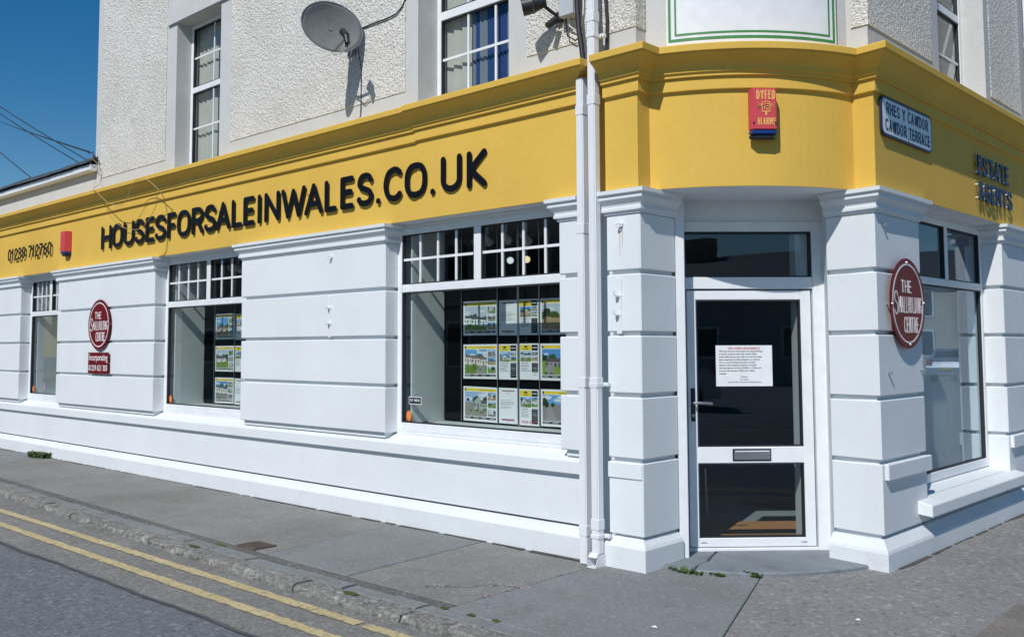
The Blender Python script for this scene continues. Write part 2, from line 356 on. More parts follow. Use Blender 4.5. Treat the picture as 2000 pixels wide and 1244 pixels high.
# ---- stroke lettering (round-ended strokes), text from the built-in font
def _arc(cx, cy, rx, ry, a0, a1, n=10): return [(cx + rx * math.cos(R(a0 + (a1 - a0) * i / n)), cy + ry * math.sin(R(a0 + (a1 - a0) * i / n))) for i in range(n + 1)]
def _sup(cx, cy, rx, ry, n=28, e=0.8):
    o = []
    for i in range(n + 1):
        w = 2 * math.pi * i / n; c, s_ = math.cos(w), math.sin(w)
        o.append((cx + rx * math.copysign(abs(c) ** e, c), cy + ry * math.copysign(abs(s_) ** e, s_)))
    return o
def _cr(pts, n=4):
    o = []; p = [pts[0]] + list(pts) + [pts[-1]]
    for i in range(1, len(p) - 2):
        for k in range(n):
            t = k / n; q = []
            for c in (0, 1):
                a, b, c2, d = p[i - 1][c], p[i][c], p[i + 1][c], p[i + 2][c]
                q.append(0.5 * (2 * b + (c2 - a) * t + (2 * a - 5 * b + 4 * c2 - d) * t * t + (-a + 3 * b - 3 * c2 + d) * t ** 3))
            o.append(tuple(q))
    return o + [pts[-1]]
_S = _cr([(0.97, 0.83), (0.80, 0.96), (0.52, 1.0), (0.20, 0.95), (0.04, 0.77), (0.14, 0.61), (0.5, 0.51), (0.87, 0.40), (1.0, 0.23), (0.84, 0.05), (0.48, 0.0), (0.18, 0.04), (0.0, 0.15)])
_C = _cr([(1.0, 0.88), (0.80, 0.98), (0.55, 1.0), (0.18, 0.88), (0.0, 0.5), (0.18, 0.12), (0.55, 0.0), (0.82, 0.03), (1.0, 0.13)])
GL = {
 'H': [[(0, 0), (0, 1)], [(1, 0), (1, 1)], [(0, .5), (1, .5)]], 'O': [_sup(.5, .5, .5, .5)], '0': [_sup(.5, .5, .5, .5)],
 'U': [[(0, 1), (0, .3)] + _arc(.5, .3, .5, .3, 180, 360)[1:] + [(1, 1)]], 'S': [_S], 'C': [_C],
 'E': [[(1, 1), (0, 1), (0, 0), (1, 0)], [(0, .52), (.88, .52)]], 'F': [[(1, 1), (0, 1), (0, 0)], [(0, .5), (.88, .5)]],
 'R': [[(0, 0), (0, 1), (.5, 1)] + _arc(.5, .75, .5, .25, 90, -90)[1:] + [(0, .5)], [(.5, .5), (1, 0)]],
 'A': [[(0, 0), (.5, 1), (1, 0)], [(.2, .32), (.8, .32)]], 'L': [[(0, 1), (0, 0), (1, 0)]], 'I': [[(.5, 0), (.5, 1)]],
 'N': [[(0, 0), (0, 1), (1, 0), (1, 1)]], 'W': [[(0, 1), (.24, 0), (.5, .95), (.76, 0), (1, 1)]], 'K': [[(0, 0), (0, 1)], [(1, 1), (.08, .5), (1, 0)]],
 'T': [[(0, 1), (1, 1)], [(.5, 1), (.5, 0)]], 'G': [_C + [(1.0, .46), (.6, .46)]], 'D': [[(0, 0), (0, 1), (.45, 1)] + _arc(.45, .5, .55, .5, 90, -90)[1:] + [(0, 0)]],
 'Y': [[(0, 1), (.5, .5), (1, 1)], [(.5, .5), (.5, 0)]], 'M': [[(0, 0), (0, 1), (.5, .35), (1, 1), (1, 0)]], '.': [[(.5, 0), (.5, .02)]],
 '1': [[(.15, .8), (.6, 1), (.6, 0)]], '2': [_cr([(.05, .78), (.25, .97), (.6, 1), (.95, .84), (.88, .58), (.4, .28), (0, 0)]) + [(1, 0)]],
 '3': [_cr([(.05, .9), (.4, 1), (.85, .92), (.9, .66), (.45, .53)]) , _cr([(.45, .53), (.92, .42), (.98, .16), (.55, 0), (.02, .08)])],
 '6': [_cr([(.9, .95), (.5, .9), (.12, .6), (.02, .3), (.2, .04), (.6, .0), (.95, .18), (.9, .45), (.55, .56), (.1, .42)])],
 '7': [[(0, 1), (1, 1), (.35, 0)]], '9': [_cr([(.1, .05), (.5, .1), (.88, .4), (.98, .7), (.8, .96), (.4, 1), (.05, .82), (.1, .55), (.45, .44), (.9, .58)])],
}
def stroke_mesh(mb, pts, w, F, d0, d1, mi=0):
    closed = (abs(pts[0][0] - pts[-1][0]) + abs(pts[0][1] - pts[-1][1])) < 1e-6 and len(pts) > 6
    runs = []; cur = [pts[0]]
    for i in range(1, len(pts)):
        cur.append(pts[i])
        if 0 < i < len(pts) - 1:
            a = Vector(pts[i]) - Vector(pts[i - 1]); b = Vector(pts[i + 1]) - Vector(pts[i])
            if a.length > 1e-9 and b.length > 1e-9 and a.angle(b) > R(38): runs.append(cur); cur = [pts[i]]
    runs.append(cur)
    if len(runs) > 1: closed = False
    for k, run in enumerate(runs):
        p = [Vector(q) for q in run]; n = len(p); dz = d1 + 0.0009 * (k + stroke_mesh.k); Lp, Rp = [], []
        for i in range(n):
            if closed: a = p[i - 1] if i > 0 else p[n - 2]; b = p[i + 1] if i < n - 1 else p[1]
            else: a = p[max(i - 1, 0)]; b = p[min(i + 1, n - 1)]
            t = (b - a).normalized(); nn = Vector((-t.y, t.x)); Lp.append(p[i] + nn * w); Rp.append(p[i] - nn * w)
        if closed:
            out, inn = Lp[:-1], Rp[:-1]; m = n - 1
            vs = [F.P(q.x, dd, q.y) for dd in (dz, d0) for ring in (out, inn) for q in ring]; fs = []
            for i in range(m):
                j = (i + 1) % m
                fs += [(i, j, m + j, m + i), (i, j, 2 * m + j, 2 * m + i), (m + i, m + j, 3 * m + j, 3 * m + i)]
            mb.add(vs, fs, mi)
        else:
            t0 = (p[1] - p[0]).normalized(); t1 = (p[-1] - p[-2]).normalized(); N = 6
            a0 = math.atan2(-t0.x, t0.y) ; cap0 = [p[0] + Vector((math.cos(math.atan2(t0.x, -t0.y) - 0 + math.pi + math.pi * q / N * 1), math.sin(math.atan2(t0.x, -t0.y) + math.pi + math.pi * q / N))) * w for q in range(1, N)]
            b1 = math.atan2(-t1.x, t1.y)
            capE = []; capS = []
            ang = math.atan2(t1.y, t1.x)
            for q in range(1, N): capE.append(p[-1] + Vector((math.cos(ang + math.pi / 2 - math.pi * q / N), math.sin(ang + math.pi / 2 - math.pi * q / N))) * w)
            ang = math.atan2(t0.y, t0.x)
            for q in range(1, N): capS.append(p[0] + Vector((math.cos(ang - math.pi / 2 - math.pi * q / N), math.sin(ang - math.pi / 2 - math.pi * q / N))) * w)
            ring = Lp + capE + Rp[::-1] + capS; m = len(ring)
            vs = [F.P(q.x, dd, q.y) for dd in (dz, d0) for q in ring]
            fs = [(i, (i + 1) % m, m + (i + 1) % m, m + i) for i in range(m)]
            ne = len(capE)
            for i in range(n - 1): fs.append((i, i + 1, n + ne + n - 1 - (i + 1), n + ne + n - 1 - i))
            fs.append(tuple(range(n - 1, n + ne + 1)))
            fs.append(tuple(list(range(n + ne + n - 1, m)) + [0]))
            mb.add(vs, fs, mi)
    stroke_mesh.k = (stroke_mesh.k + len(runs)) % 7
stroke_mesh.k = 0
def glyph(mb, ch, F, u0, u1, z0, z1, w, d0, d1, mi=0):
    stroke_mesh.k = 0
    for st in GL[ch]:
        if ch in 'I.': pts = [((u0 + u1) / 2, z0 + w + y * (z1 - z0 - 2 * w)) for x, y in st]
        else: pts = [(u0 + w + x * (u1 - u0 - 2 * w), z0 + w + y * (z1 - z0 - 2 * w)) for x, y in st]
        stroke_mesh(mb, pts, w, F, d0, d1, mi)
WID = {'I': .32, '.': .3, ' ': .45, 'W': 1.35, 'M': 1.25, '1': .6, 'E': .82, 'F': .8, 'L': .78}
def word(mb, txt, F, u0, u1, z0, z1, w, d0, d1, mi=0, gap=0.28):
    ws = [WID.get(c, 1.0) for c in txt]; tot = sum(ws) + gap * (len(txt) - 1); k = (u1 - u0) / tot; x = u0
    for c, a in zip(txt, ws):
        if c != ' ': glyph(mb, c, F, x, x + a * k, z0, z1, w, d0, d1, mi)
        x += (a + gap) * k

def text(name, txt, F, u, d, z, size, mat, parent=None, xs=1.0, align='LEFT', bold=0.0, thick=0.0006):
    cu = bpy.data.curves.new('t', 'FONT'); cu.body = txt; cu.size = size; cu.align_x = align; cu.offset = bold; cu.extrude = thick; cu.resolution_u = 3
    o = bpy.data.objects.new('t', cu); COL.objects.link(o)
    dg = bpy.context.evaluated_depsgraph_get(); me = bpy.data.meshes.new_from_object(o.evaluated_get(dg))
    bpy.data.objects.remove(o); bpy.data.curves.remove(cu)
    for v in me.vertices: x, y, zz = v.co; v.co = F.P(u + x * xs, d + zz, z + y)
    me.name = name; me.materials.clear(); me.materials.append(M[mat])
    return link(bpy.data.objects.new(name, me), parent)
# ---------------------------------------------------------------- ground
def struct(o): o['kind'] = 'structure'; return o
ROADZ = -0.055
mb = MB(); mb.add([(-200, -200, ROADZ), (200, -200, ROADZ), (200, 200, ROADZ), (-200, 200, ROADZ)], [(0, 1, 2, 3)])
road = struct(mb.build('road', 'road'))
KC, KR = (-3.3, 6.35), 2.66
def KY(x): return 3.69 + max(0.0, -6.0 - x) * .034
def ka(off, a0, a1, n): return [(KC[0] + (KR - off) * math.cos(R(a0 + (a1 - a0) * i / n)), KC[1] + (KR - off) * math.sin(R(a0 + (a1 - a0) * i / n))) for i in range(n + 1)]
def kpath(off, x0=-40.0, y1=40.0, n=24): return [(x0, KY(x0) + off), (-6.0, KY(-6.0) + off)] + ka(off, -90, 0, n) + [(KC[0] + KR - off, y1)]
# old tarmac between the kerb and the newer carriageway, with a ragged sealed edge
def jitline(y, amp, x0, x1, st, s):
    rr = random.Random(s); out = []; x = x0; w = 0
    while x < x1: w = 0.8 * w + rr.uniform(-amp, amp); out.append((x, y + w)); x += st
    return out
edge = jitline(2.97, 0.011, -40, -3.3, 0.12, 3); n1 = len(edge)
pairs = [((x, y), (x, KY(x) + .03)) for x, y in edge] + list(zip(ka(-.72, -90, 0, 20), ka(.03, -90, 0, 20))) + [((KC[0] + KR + .72, 40), (KC[0] + KR - .03, 40))]
mb = MB(); mb.add([(x, y, ROADZ + .005) for pr in pairs for x, y in pr], [(2 * i, 2 * i + 2, 2 * i + 3, 2 * i + 1) for i in range(len(pairs) - 1)])
struct(mb.build('gutter_tarmac', 'oldroad'))
mb = MB(); rr = random.Random(5); wd = 0.015
for i, (x, y) in enumerate(edge[:-1]):
    x2, y2 = edge[i + 1]; w0 = wd; wd = min(0.032, max(0.004, wd + rr.uniform(-.007, .007)))
    mb.add([(x, y - w0, ROADZ + .009), (x2, y2 - wd, ROADZ + .009), (x2, y2 + .006, ROADZ + .009), (x, y + .006, ROADZ + .009)], [(0, 1, 2, 3)])
mb.build('bitumen_seam', 'seam', road)
# double yellow lines, broken edges
for yc, s in ((3.515, 21), (3.245, 22)):
    rr = random.Random(s); mb = MB(); x = -40.0; a, b = .04, .04; wy = 0
    while x < -3.4:
        x2 = x + 0.055; a2 = .041 + rr.uniform(-.007, .007); b2 = .041 + rr.uniform(-.007, .007)
        if rr.random() > 0.012:
            mb.add([(x, yc - a, ROADZ + .010), (x2 - (.006 if rr.random() < .06 else 0), yc - a2, ROADZ + .010), (x2 - (.006 if rr.random() < .06 else 0), yc + b2, ROADZ + .010), (x, yc + b, ROADZ + .010)], [(0, 1, 2, 3)])
        x, a, b = x2, a2, b2
    for i in range(30):
        a0, a1 = R(-90 + 3 * i), R(-90 + 3 * (i + 1)); r = KR + 3.69 - yc
        mb.add([(KC[0] + q * math.cos(w), KC[1] + q * math.sin(w), ROADZ + .010) for w, q in ((a0, r + .04), (a1, r + .04), (a1, r - .04), (a0, r - .04))], [(0, 1, 2, 3)])
    mb.build('yellow_line', 'line', road)
# kerb, stone by stone
def stones(path, offs, name, mat, parent, lens, g, s, rough, prof):
    i = 0; rr = random.Random(s)
    def cut(p, q, t): v = Vector((q[0] - p[0], q[1] - p[1])).normalized() * t; return (p[0] + v.x, p[1] + v.y)
    while i < len(path) - 4:
        L = rr.choice(lens); seg = path[i:i + L + 1]
        if len(seg) < 3: break
        seg = [cut(seg[0], seg[1], g)] + seg[1:-1] + [cut(seg[-1], seg[-2], g)]
        top = rr.uniform(-.008, .004); fo = rr.uniform(-.006, .005) * rough; vs = []
        J = lambda a: rr.uniform(-a, a)
        for j, p in enumerate(seg):
            q = seg[min(j + 1, len(seg) - 1)]; o = seg[max(j - 1, 0)]
            t = Vector((q[0] - o[0], q[1] - o[1])).normalized(); nx, ny = t.y, -t.x
            pr = prof(fo, top, J); k = len(pr)
            for d, z in pr: vs.append((p[0] + nx * d, p[1] + ny * d, z))
        m = len(seg); fs = [(a * k + c, a * k + (c + 1) % k, (a + 1) * k + (c + 1) % k, (a + 1) * k + c) for a in range(m - 1) for c in range(k)] + [tuple(range(k)), tuple(range((m - 1) * k, m * k))]
        MB().add(vs, fs).build(name, mat, parent); i += L
kerb = MB().wbox(-40, -20, 4.2, 4.5, -.2, 0.0).build('kerb', 'kerb'); struct(kerb)
kp = [(x * .045, KY(x * .045)) for x in range(-440, -73)] + ka(0, -90, 0, 92)
stones(kp, 0, 'kerb_stone', 'kerb', kerb, (15, 17, 19, 21, 22, 24), .007, 4, 1,
       lambda fo, top, J: [(fo + .01, -.16), (fo + .012 + J(.005), -.052 + J(.004)), (fo + .009 + J(.006), -.036 + J(.004)), (fo + .004 + J(.006), -.020 + J(.003)), (fo - .006 + J(.006), -.006 + J(.003)), (fo - .022 + J(.004), top + J(.002)), (-.08, top + .002 + J(.003)), (-.138, top + J(.002)), (-.138, -.16)])
kp2 = [(x * .08, KY(x * .08) + .145) for x in range(-250, -41)] + ka(.145, -90, 0, 52)
stones(kp2, 0, 'edging_slab', 'concrete2', kerb, (4, 5, 6, 7, 8), .007, 14, 0,
       lambda fo, top, J: [(0, -.12), (0, top - .004), (-.005, top + J(.002)), (-.06, top + J(.002)), (-.118, top + J(.002)), (-.120, -.12)])
# pavement
pav = MB().prism([(-40, KY(-40) + .3), (-17.06, KY(-17) + .3), (-17.06, 5.6), (-40, 5.6)], -.12, 0).build('pavement', 'concrete'); struct(pav)
xs = [(-17.05, -17.05), (-13.6, -14.55), (-12.1, -12.1), (-10.15, -10.1), (-8.35, -8.3), (-6.376, -6.60), (-5.365, -5.49), (-4.262, -4.30)]
bm_m = ['concrete2', 'concrete', 'concrete', 'concrete', 'concrete', 'concrete2', 'concrete']
for (a, b), mm in zip(zip(xs[:-1], xs[1:]), bm_m):
    j = 0.006; z = random.uniform(-.003, .002)
    MB().prism([(a[0] + j, KY(a[0]) + .372), (b[0] - j, KY(b[0]) + .372), (b[1] - j, 5.54), (a[1] + j, 5.54)], -.12, z).build('paving_bay', mm, pav, bevel=.004)
MB().prism([(-17.05, KY(-17.05) + .272), (-6, KY(-6) + .272), (-4.268, KY(-4) + .272), (-4.268, KY(-4) + .364), (-6, KY(-6) + .364), (-17.05, KY(-17.05) + .364)], -.12, -.003).build('tarmac_strip', 'strip', pav)
MB().prism([(-4.252, 3.962), (-3.31, 3.962)] + ka(.272, -90, -70.9, 6)[1:] + [(-2.756, 4.57), (-3.305, 6.02), (-3.5, 6.6), (-4.2, 6.2), (-4.290, 5.7)], -.12, 0.001).build('paving_bay', 'concrete2', pav, bevel=.004)
MB().prism(ka(.272, -70.75, 0, 18) + [(-.912, 40), (-2.9, 40), (-2.9, 7.2), (-3.4, 6.7), (-3.299, 6.02), (-2.750, 4.57)], -.12, 0.0).build('paving_bay', 'tarmac', pav, bevel=.004)
# crack and rubble line across the bay before the corner
rr = random.Random(33); mb = MB(); x = -17.0; a = .02
while x < -4.46:
    x2 = x + .07; b = min(.05, max(.004, a + rr.uniform(-.012, .012)))
    if rr.random() > .12: mb.add([(x, 5.499 - a, .0045), (x2, 5.499 - b, .0045), (x2, 5.505, .0045), (x, 5.505, .0045)], [(0, 1, 2, 3)])
    x, a = x2, b
y = 6.75; a = .02
while y < 13:
    y2 = y + .07; b = min(.04, max(.004, a + rr.uniform(-.010, .010)))
    if rr.random() > .15: mb.add([(-2.669 + a, y, .0045), (-2.669 + b, y2, .0045), (-2.673, y2, .0045), (-2.673, y, .0045)], [(0, 1, 2, 3)])
    y, a = y2, b
mb.build('edge_dirt', 'dirt', pav)
st = thing('access_cover', 'brown worn access cover set in the pavement tarmac at the right edge', 'cover', (-1.5, 5.75, 0))
MB().prism([(-1.76, 5.30), (-1.30, 5.30), (-1.30, 6.34), (-1.80, 6.34)], -.03, 0.004).build('cover_plate', 'cover', st, bevel=.003)
MB().prism([(-1.70, 5.36), (-1.36, 5.36), (-1.36, 6.28), (-1.74, 6.28)], .0045, 0.009).build('inlay', 'cover', st, bevel=.003)
# drain grating
dr = thing('drain_grating', 'small rusty iron drain grating sunk in the pavement near the kerb', 'drain', (-6.68, 4.17, 0))
DX, DY = -6.68, 4.17
mb = MB()
for (x0, x1, y0, y1) in ((-.13, .13, -.10, -.078), (-.13, .13, .078, .10), (-.13, -.108, -.077, .077), (.108, .13, -.077, .077)):
    mb.wbox(DX + x0, DX + x1, DY + y0, DY + y1, -.02, .012)
mb.build('frame', 'iron', dr)
for q in range(7): MB().wbox(DX - .100 + q * .030, DX - .083 + q * .030, DY - .076, DY + .076, .0035, .013).build('bar', 'iron', dr)
MB().wbox(DX - .107, DX + .107, DY - .0765, DY + .0765, -.012, .003).build('gap_shade', 'rubber', dr)  # shallow black plate: shade of the drain's depth painted between the bars

# ---------------------------------------------------------------- the corner building
B = thing('corner_building', 'white and yellow corner shop building with roughcast upper storey', 'building', (-6.0, 6.5, 0))
XL, XR = -18.0, -4.44
MB().sweep([(XL, 5.5), (XR, 5.5)], [(-.30, -.05), (0, -.05), (0, .155), (-.012, .172), (-.078, .222), (-.30, .225)]).build('plinth', 'plinth', B)
MB().box(FA, XL, XR, -.30, -.055, .240, .612).build('base_wall', 'white', B)
MB().sweep([(XL, 5.5), (XR, 5.5)], [(-.30, .614), (-.012, .614), (-.012, .70), (-.022, .716), (-.145, .772), (-.30, .776)]).build('sill_band', 'white', B)
CAP = [(-.02, 2.4985), (.010, 2.4985), (.011, 2.514), (.030, 2.521), (.031, 2.541), (.023, 2.546), (.026, 2.560), (.036, 2.577), (.052, 2.592), (.062, 2.600), (.064, 2.604), (.064, 2.618), (.058, 2.624), (.060, 2.631), (.082, 2.638), (.083, 2.6655), (-.02, 2.6665)]
COURSES = [(.786, 1.190), (1.220, 1.626), (1.656, 2.066), (2.096, 2.498)]
def inset(poly, k):
    n = len(poly); out = []
    for i in range(n):
        a, b, c = (Vector(poly[(i + j) % n]) for j in (-1, 0, 1))
        t1 = (b - a).normalized(); t2 = (c - b).normalized(); n1 = Vector((t1.y, -t1.x)); n2 = Vector((t2.y, -t2.x))
        m = (n1 + n2) / max(.2, 1 + n1.dot(n2)); out.append((b.x - m.x * k, b.y - m.y * k))
    return out
def pier(poly, courses, cappath, z0, core=None):
    p = MB().prism(core or inset(poly, .034), z0, 2.66).build('pier', 'white', B)
    for a, b in courses:
        q = [(x + random.uniform(-.0015, .0015), y + random.uniform(-.0015, .0015)) for x, y in poly]
        MB().prism(q, a, b).build('block', 'white', p, bevel=.007)
    if cappath: MB().sweep(cappath, CAP).build('cap_moulding', 'white', p)
    return p
for x0, x1 in ((XL, -15.53), (-14.10, -11.17), (-9.17, -6.74), (-4.67, -4.44)):
    poly = [(x0, 5.5), (x1, 5.5), (x1, 5.86), (x0, 5.86)]
    cp = [(x0, 5.66), (x0, 5.5), (x1, 5.5), (x1, 5.66)]
    if x1 > -5: cp = [(x0, 5.66), (x0, 5.5), (x1, 5.5)]
    pier(poly, COURSES, cp, .74)
# left pier of the doorway
EL_ = [(-4.22, 5.5), (-3.92, 5.5), (-3.925, 5.95), (-4.22, 5.95)]
pe = pier(EL_, [(.230, .736)] + [(.764, 1.190)] + COURSES[1:], [(-4.22, 5.62), (-4.22, 5.5), (-3.92, 5.5), (-3.925, 5.949)], .2, [(-4.19, 5.534), (-3.954, 5.534), (-3.956, 5.952), (-4.19, 5.952)])
MB().box(FA, -4.222, -3.926, 0.0, .011, .622, .734).build('band', 'white', pe, bevel=.006)
MB().sweep([(-4.22, 5.62), (-4.22, 5.5), (-3.92, 5.5), (-3.925, 5.949)], [(-.1, -.05), (.034, -.05), (.034, .150), (.022, .172), (-.016, .214), (-.1, .218)]).build('plinth', 'plinth', pe)
# recess behind the downpipes
MB().wbox(-4.438, -4.222, 5.62, 5.86, -.05, 2.668).build('pipe_recess', 'white', B); MB().wbox(-4.4795, -4.206, 5.59, 5.86, 2.669, 3.68).build('pipe_recess', 'yellow', B)
# right pier of the doorway and the side street front
ER_ = [(-3.118, 6.725), (-2.72, 6.66), (-2.72, 7.50), (-3.118, 7.50)]
CR = [(.230, .720), (.748, 1.164), (1.194, 1.626), (1.656, 2.072), (2.102, 2.498)]
pr = pier(ER_, CR, [(-3.118, 6.725), (-2.72, 6.66), (-2.72, 7.50), (-2.90, 7.50)], .2, [(-3.119, 6.762), (-2.754, 6.694), (-2.754, 7.466), (-3.119, 7.466)])
MB().prism([(-3.250, 6.955), (-3.122, 6.737), (-3.119, 7.2), (-3.25, 7.2)], -.02, 2.6665).build('door_reveal', 'white', B)
MB().box(FC, 6.70, 7.53, 0.0, .032, .606, .720).build('band', 'white', pr, bevel=.006)
pf = pier([(-3.05, 9.56), (-2.72, 9.56), (-2.72, 10.75), (-3.05, 10.75)], CR, [(-2.90, 9.56), (-2.72, 9.56), (-2.72, 10.75)], .2)
MB().box(FC, 9.60, 10.75, 0.0, .032, .606, .720).build('band', 'white', pf, bevel=.006)
MB().sweep([(-3.121, 6.726), (-2.72, 6.66), (-2.72, 14)], [(-.14, -.05), (.052, -.05), (.052, .118), (.045, .140), (-.004, .204), (-.14, .208)]).build('plinth', 'plinth', B)
MB().box(FC, 7.501, 9.559, -.33, -.035, .21, .40).build('base_wall', 'white', B)
MB().box(FC, 10.76, 14, -.33, -.03, .21, 2.66).build('base_wall', 'white', B)
MB().add([FC.P(u, d, z) for u in (7.30, 9.72) for d, z in ((-.034, .30), (.105, .285), (.105, .372), (-.034, .405))] , [(0, 1, 2, 3), (4, 5, 6, 7), (0, 1, 5, 4), (1, 2, 6, 5), (2, 3, 7, 6), (3, 0, 4, 7)]).build('window_sill', 'white', B, bevel=.006)
MB().add([FC.P(u, d, z) for u in (7.501, 9.559) for d, z in ((-.20, .402), (-.034, .402), (-.034, .4055), (-.20, .432))] , [(0, 1, 2, 3), (4, 5, 6, 7), (0, 1, 5, 4), (1, 2, 6, 5), (2, 3, 7, 6), (3, 0, 4, 7)]).build('window_sill', 'white', B)

# fascia, cornice
ARC = arc3((-3.915, 5.628), (-3.27, 6.0), (-2.865, 6.68), 22)
PATH_A = [(XL, 5.5), (-4.425, 5.5), (-4.425, 5.66)]
PATH_C = [(-4.205, 5.48), (-3.915, 5.48)] + ARC + [(-2.70, 6.655), (-2.70, 14)]
FASC = [(-.12, 2.670), (0, 2.670), (0, 3.350), (.004, 3.356), (.026, 3.358), (.028, 3.362), (.028, 3.446), (-.12, 3.446)]
CORN = [(-.12, 3.4465), (.046, 3.4465), (.050, 3.450), (.050, 3.470), (.054, 3.474), (.066, 3.478), (.068, 3.496), (.074, 3.512), (.090, 3.532), (.112, 3.552), (.136, 3.570), (.160, 3.582), (.166, 3.586), (.166, 3.594), (.182, 3.597), (.184, 3.640), (.178, 3.646), (-.02, 3.690), (-.12, 3.692)]
for P, dz in (([(XL, 5.5), (-6.30, 5.5)], 0), ([(-6.2995, 5.492), (-4.48, 5.495), (-4.48, 5.589)], .007), (PATH_C, 0)):
    MB().sweep(P, [(d, z + (dz if z > 3 else 0)) for d, z in FASC]).build('fascia', 'yellow', B)
    MB().sweep(P, [(d, z + dz) for d, z in CORN]).build('cornice', 'yellow', B)
# soffits under the fascia
mb = MB(); mb.wbox(XL, -4.445, 5.504, 5.80, 2.6675, 2.6692); mb.build('soffit', 'white', B)
mb = MB(); mb.wbox(-2.99, -2.703, 7.45, 14, 2.6675, 2.6692); mb.build('soffit', 'white', B)
rec = [(-3.925, 5.62)] + [(x + .0, y + .006) for x, y in ARC[1:-1]] + [(-2.87, 6.69), (-2.76, 6.70), (-2.76, 7.0), (-3.2, 7.05), (-4.12, 6.15), (-3.96, 5.60)]
MB().prism(rec, 2.6672, 2.6697).build('soffit', 'white', B)

# windows ------------------------------------------------------------------------------------
def window(F, u0, u1, z0, z1, dp, rails, lights, mat='upvc', fw=.055, name='window', parent=None, gasket=True, barw=.022, gl='glass'):
    """rails: extra boxes (u0,u1,z0,z1); lights: (u0,u1,z0,z1,cols,rows)"""
    mb = MB()
    mb.box(F, u0, u0 + fw, dp - .065, dp, z0, z1); mb.box(F, u1 - fw, u1, dp - .065, dp, z0, z1)
    mb.box(F, u0 + fw, u1 - fw, dp - .065, dp - .0012, z0, z0 + fw + .02); mb.box(F, u0 + fw, u1 - fw, dp - .065, dp - .0012, z1 - fw, z1)
    for a, b, c, d in rails: mb.box(F, a, b, dp - .064, dp - .0022, c, d)
    w = mb.build(name, mat, parent or B, bevel=.004)
    for (a, b, c, d, nc, nr) in lights:
        MB().sheet(F, a + .004, b - .004, dp - .033, c + .004, d - .004).build('pane', gl, w)
        if gasket:
            g = MB(); t = .011; e0, e1 = dp - .044, dp - .0085
            g.box(F, a + .0005, a + t, e0, e1, c + .0005, d - .0005); g.box(F, b - t, b - .0005, e0, e1, c + .0005, d - .0005)
            g.box(F, a + t, b - t, e0, e1 - .001, c + .0005, c + t); g.box(F, a + t, b - t, e0, e1 - .001, d - t, d - .0005)
            g.build('gasket', 'rubber', w)
        for k in range(1, nc):
            x = a + (b - a) * k / nc; MB().box(F, x - barw / 2, x + barw / 2, dp - .0295, dp - .018, c + .011, d - .011).build('glazing_bar', mat, w)
        for k in range(1, nr):
            z = c + (d - c) * k / nr; MB().box(F, a + .011, b - .011, dp - .0295, dp - .0165, z - barw / 2, z + barw / 2).build('glazing_bar', mat, w)
    return w
def shopwin(x0, x1, mull):
    a, b = x0 + .052, x1 - .05
    rails = [(a + .003, b - .003, 2.05, 2.12), (mull - .042, mull + .042, 2.12, 2.575)]
    w = window(FA, x0 - .005, x1 + .005, .80, 2.63, -.150, rails,
               [(a, b, .875, 2.05, 1, 1), (a, mull - .042, 2.12, 2.575, 4, 2), (mull + .042, b, 2.12, 2.575, 4, 2)], fw=.055)
    MB().box(FA, x0, x1, -.30, -.152, 2.6305, 2.667).build('head_filler', 'white', w)
    MB().box(FA, x0, x1, -.30, -.1465, .774, .7995).build('sill_strip', 'upvc', w)
    mb = MB()
    for x in (x0 + .09, x1 - .09): mb.cyl(FA.P(x, -.151, .835), FA.P(x, -.143, .835), .009, .006, 10)
    mb.build('drain_cap', 'upvc', w)
    return w
shopwin(-15.53, -14.10, -14.77); shopwin(-11.17, -9.17, -10.16); shopwin(-6.74, -4.67, -5.71)
window(FC, 7.505, 9.555, .435, 2.635, -.175, [(7.56, 9.50, 2.06, 2.12), (8.585, 8.655, 2.12, 2.58)],
       [(7.56, 9.50, .51, 2.06, 1, 1), (7.56, 8.585, 2.12, 2.58, 1, 1), (8.655, 9.50, 2.12, 2.58, 1, 1)], gl='glass2')
MB().box(FC, 7.505, 9.555, -.30, -.176, 2.6355, 2.667).build('head_filler', 'white', B)

# door ---------------------------------------------------------------------------------------
mb = MB()
mb.box(FD, -.60, -.490, -.10, .03, 0.02, 2.50); mb.box(FD, .490, .60, -.10, .03, 0.02, 2.50)
mb.box(FD, -.490, .490, -.10, .0285, 2.425, 2.50); mb.box(FD, -.489, .489, -.10, .0265, 1.985, 2.075)
mb.box(FD, -.489, .489, -.10, .0265, 0.02, 0.045)
mb.box(FD, -.604, -.537, .0305, .236, 0.02, 2.64)
door = mb.build('door', 'upvc', B, bevel=.004)
MB().box(FD, .549, .553, .03, .034, .03, 2.49).build('frame_trim', 'upvc', door)
MB().box(FD, -.62, .62, -.20, .012, 2.501, 2.72).build('head_panel', 'white', door)
MB().sheet(FD, -.486, .486, -.033, 2.078, 2.422).build('pane', 'glass2', door)
def gask(F, a, b, c, d, e0, e1, t, par):
    g = MB(); g.box(F, a, a + t, e0, e1, c, d); g.box(F, b - t, b, e0, e1, c, d); g.box(F, a + t, b - t, e0, e1 - .001, c, c + t); g.box(F, a + t, b - t, e0, e1 - .001, d - t, d); g.build('gasket', 'rubber', par)
gask(FD, -.4885, .4885, 2.0765, 2.4235, -.05, .010, .009, door)
mb = MB(); l0, l1 = -.478, .478
mb.box(FD, l0, -.408, -.07, .012, .05, 1.975); mb.box(FD, .398, l1, -.07, .012, .05, 1.975)
mb.box(FD, -.408, .398, -.07, .011, .05, .117); mb.box(FD, -.408, .398, -.07, .011, .670, .792); mb.box(FD, -.408, .398, -.07, .011, 1.902, 1.975)
leaf = mb.build('door_leaf', 'upvc', door, bevel=.005)
MB().sheet(FD, -.404, .394, -.033, .795, 1.899).build('pane', 'glass2', door)
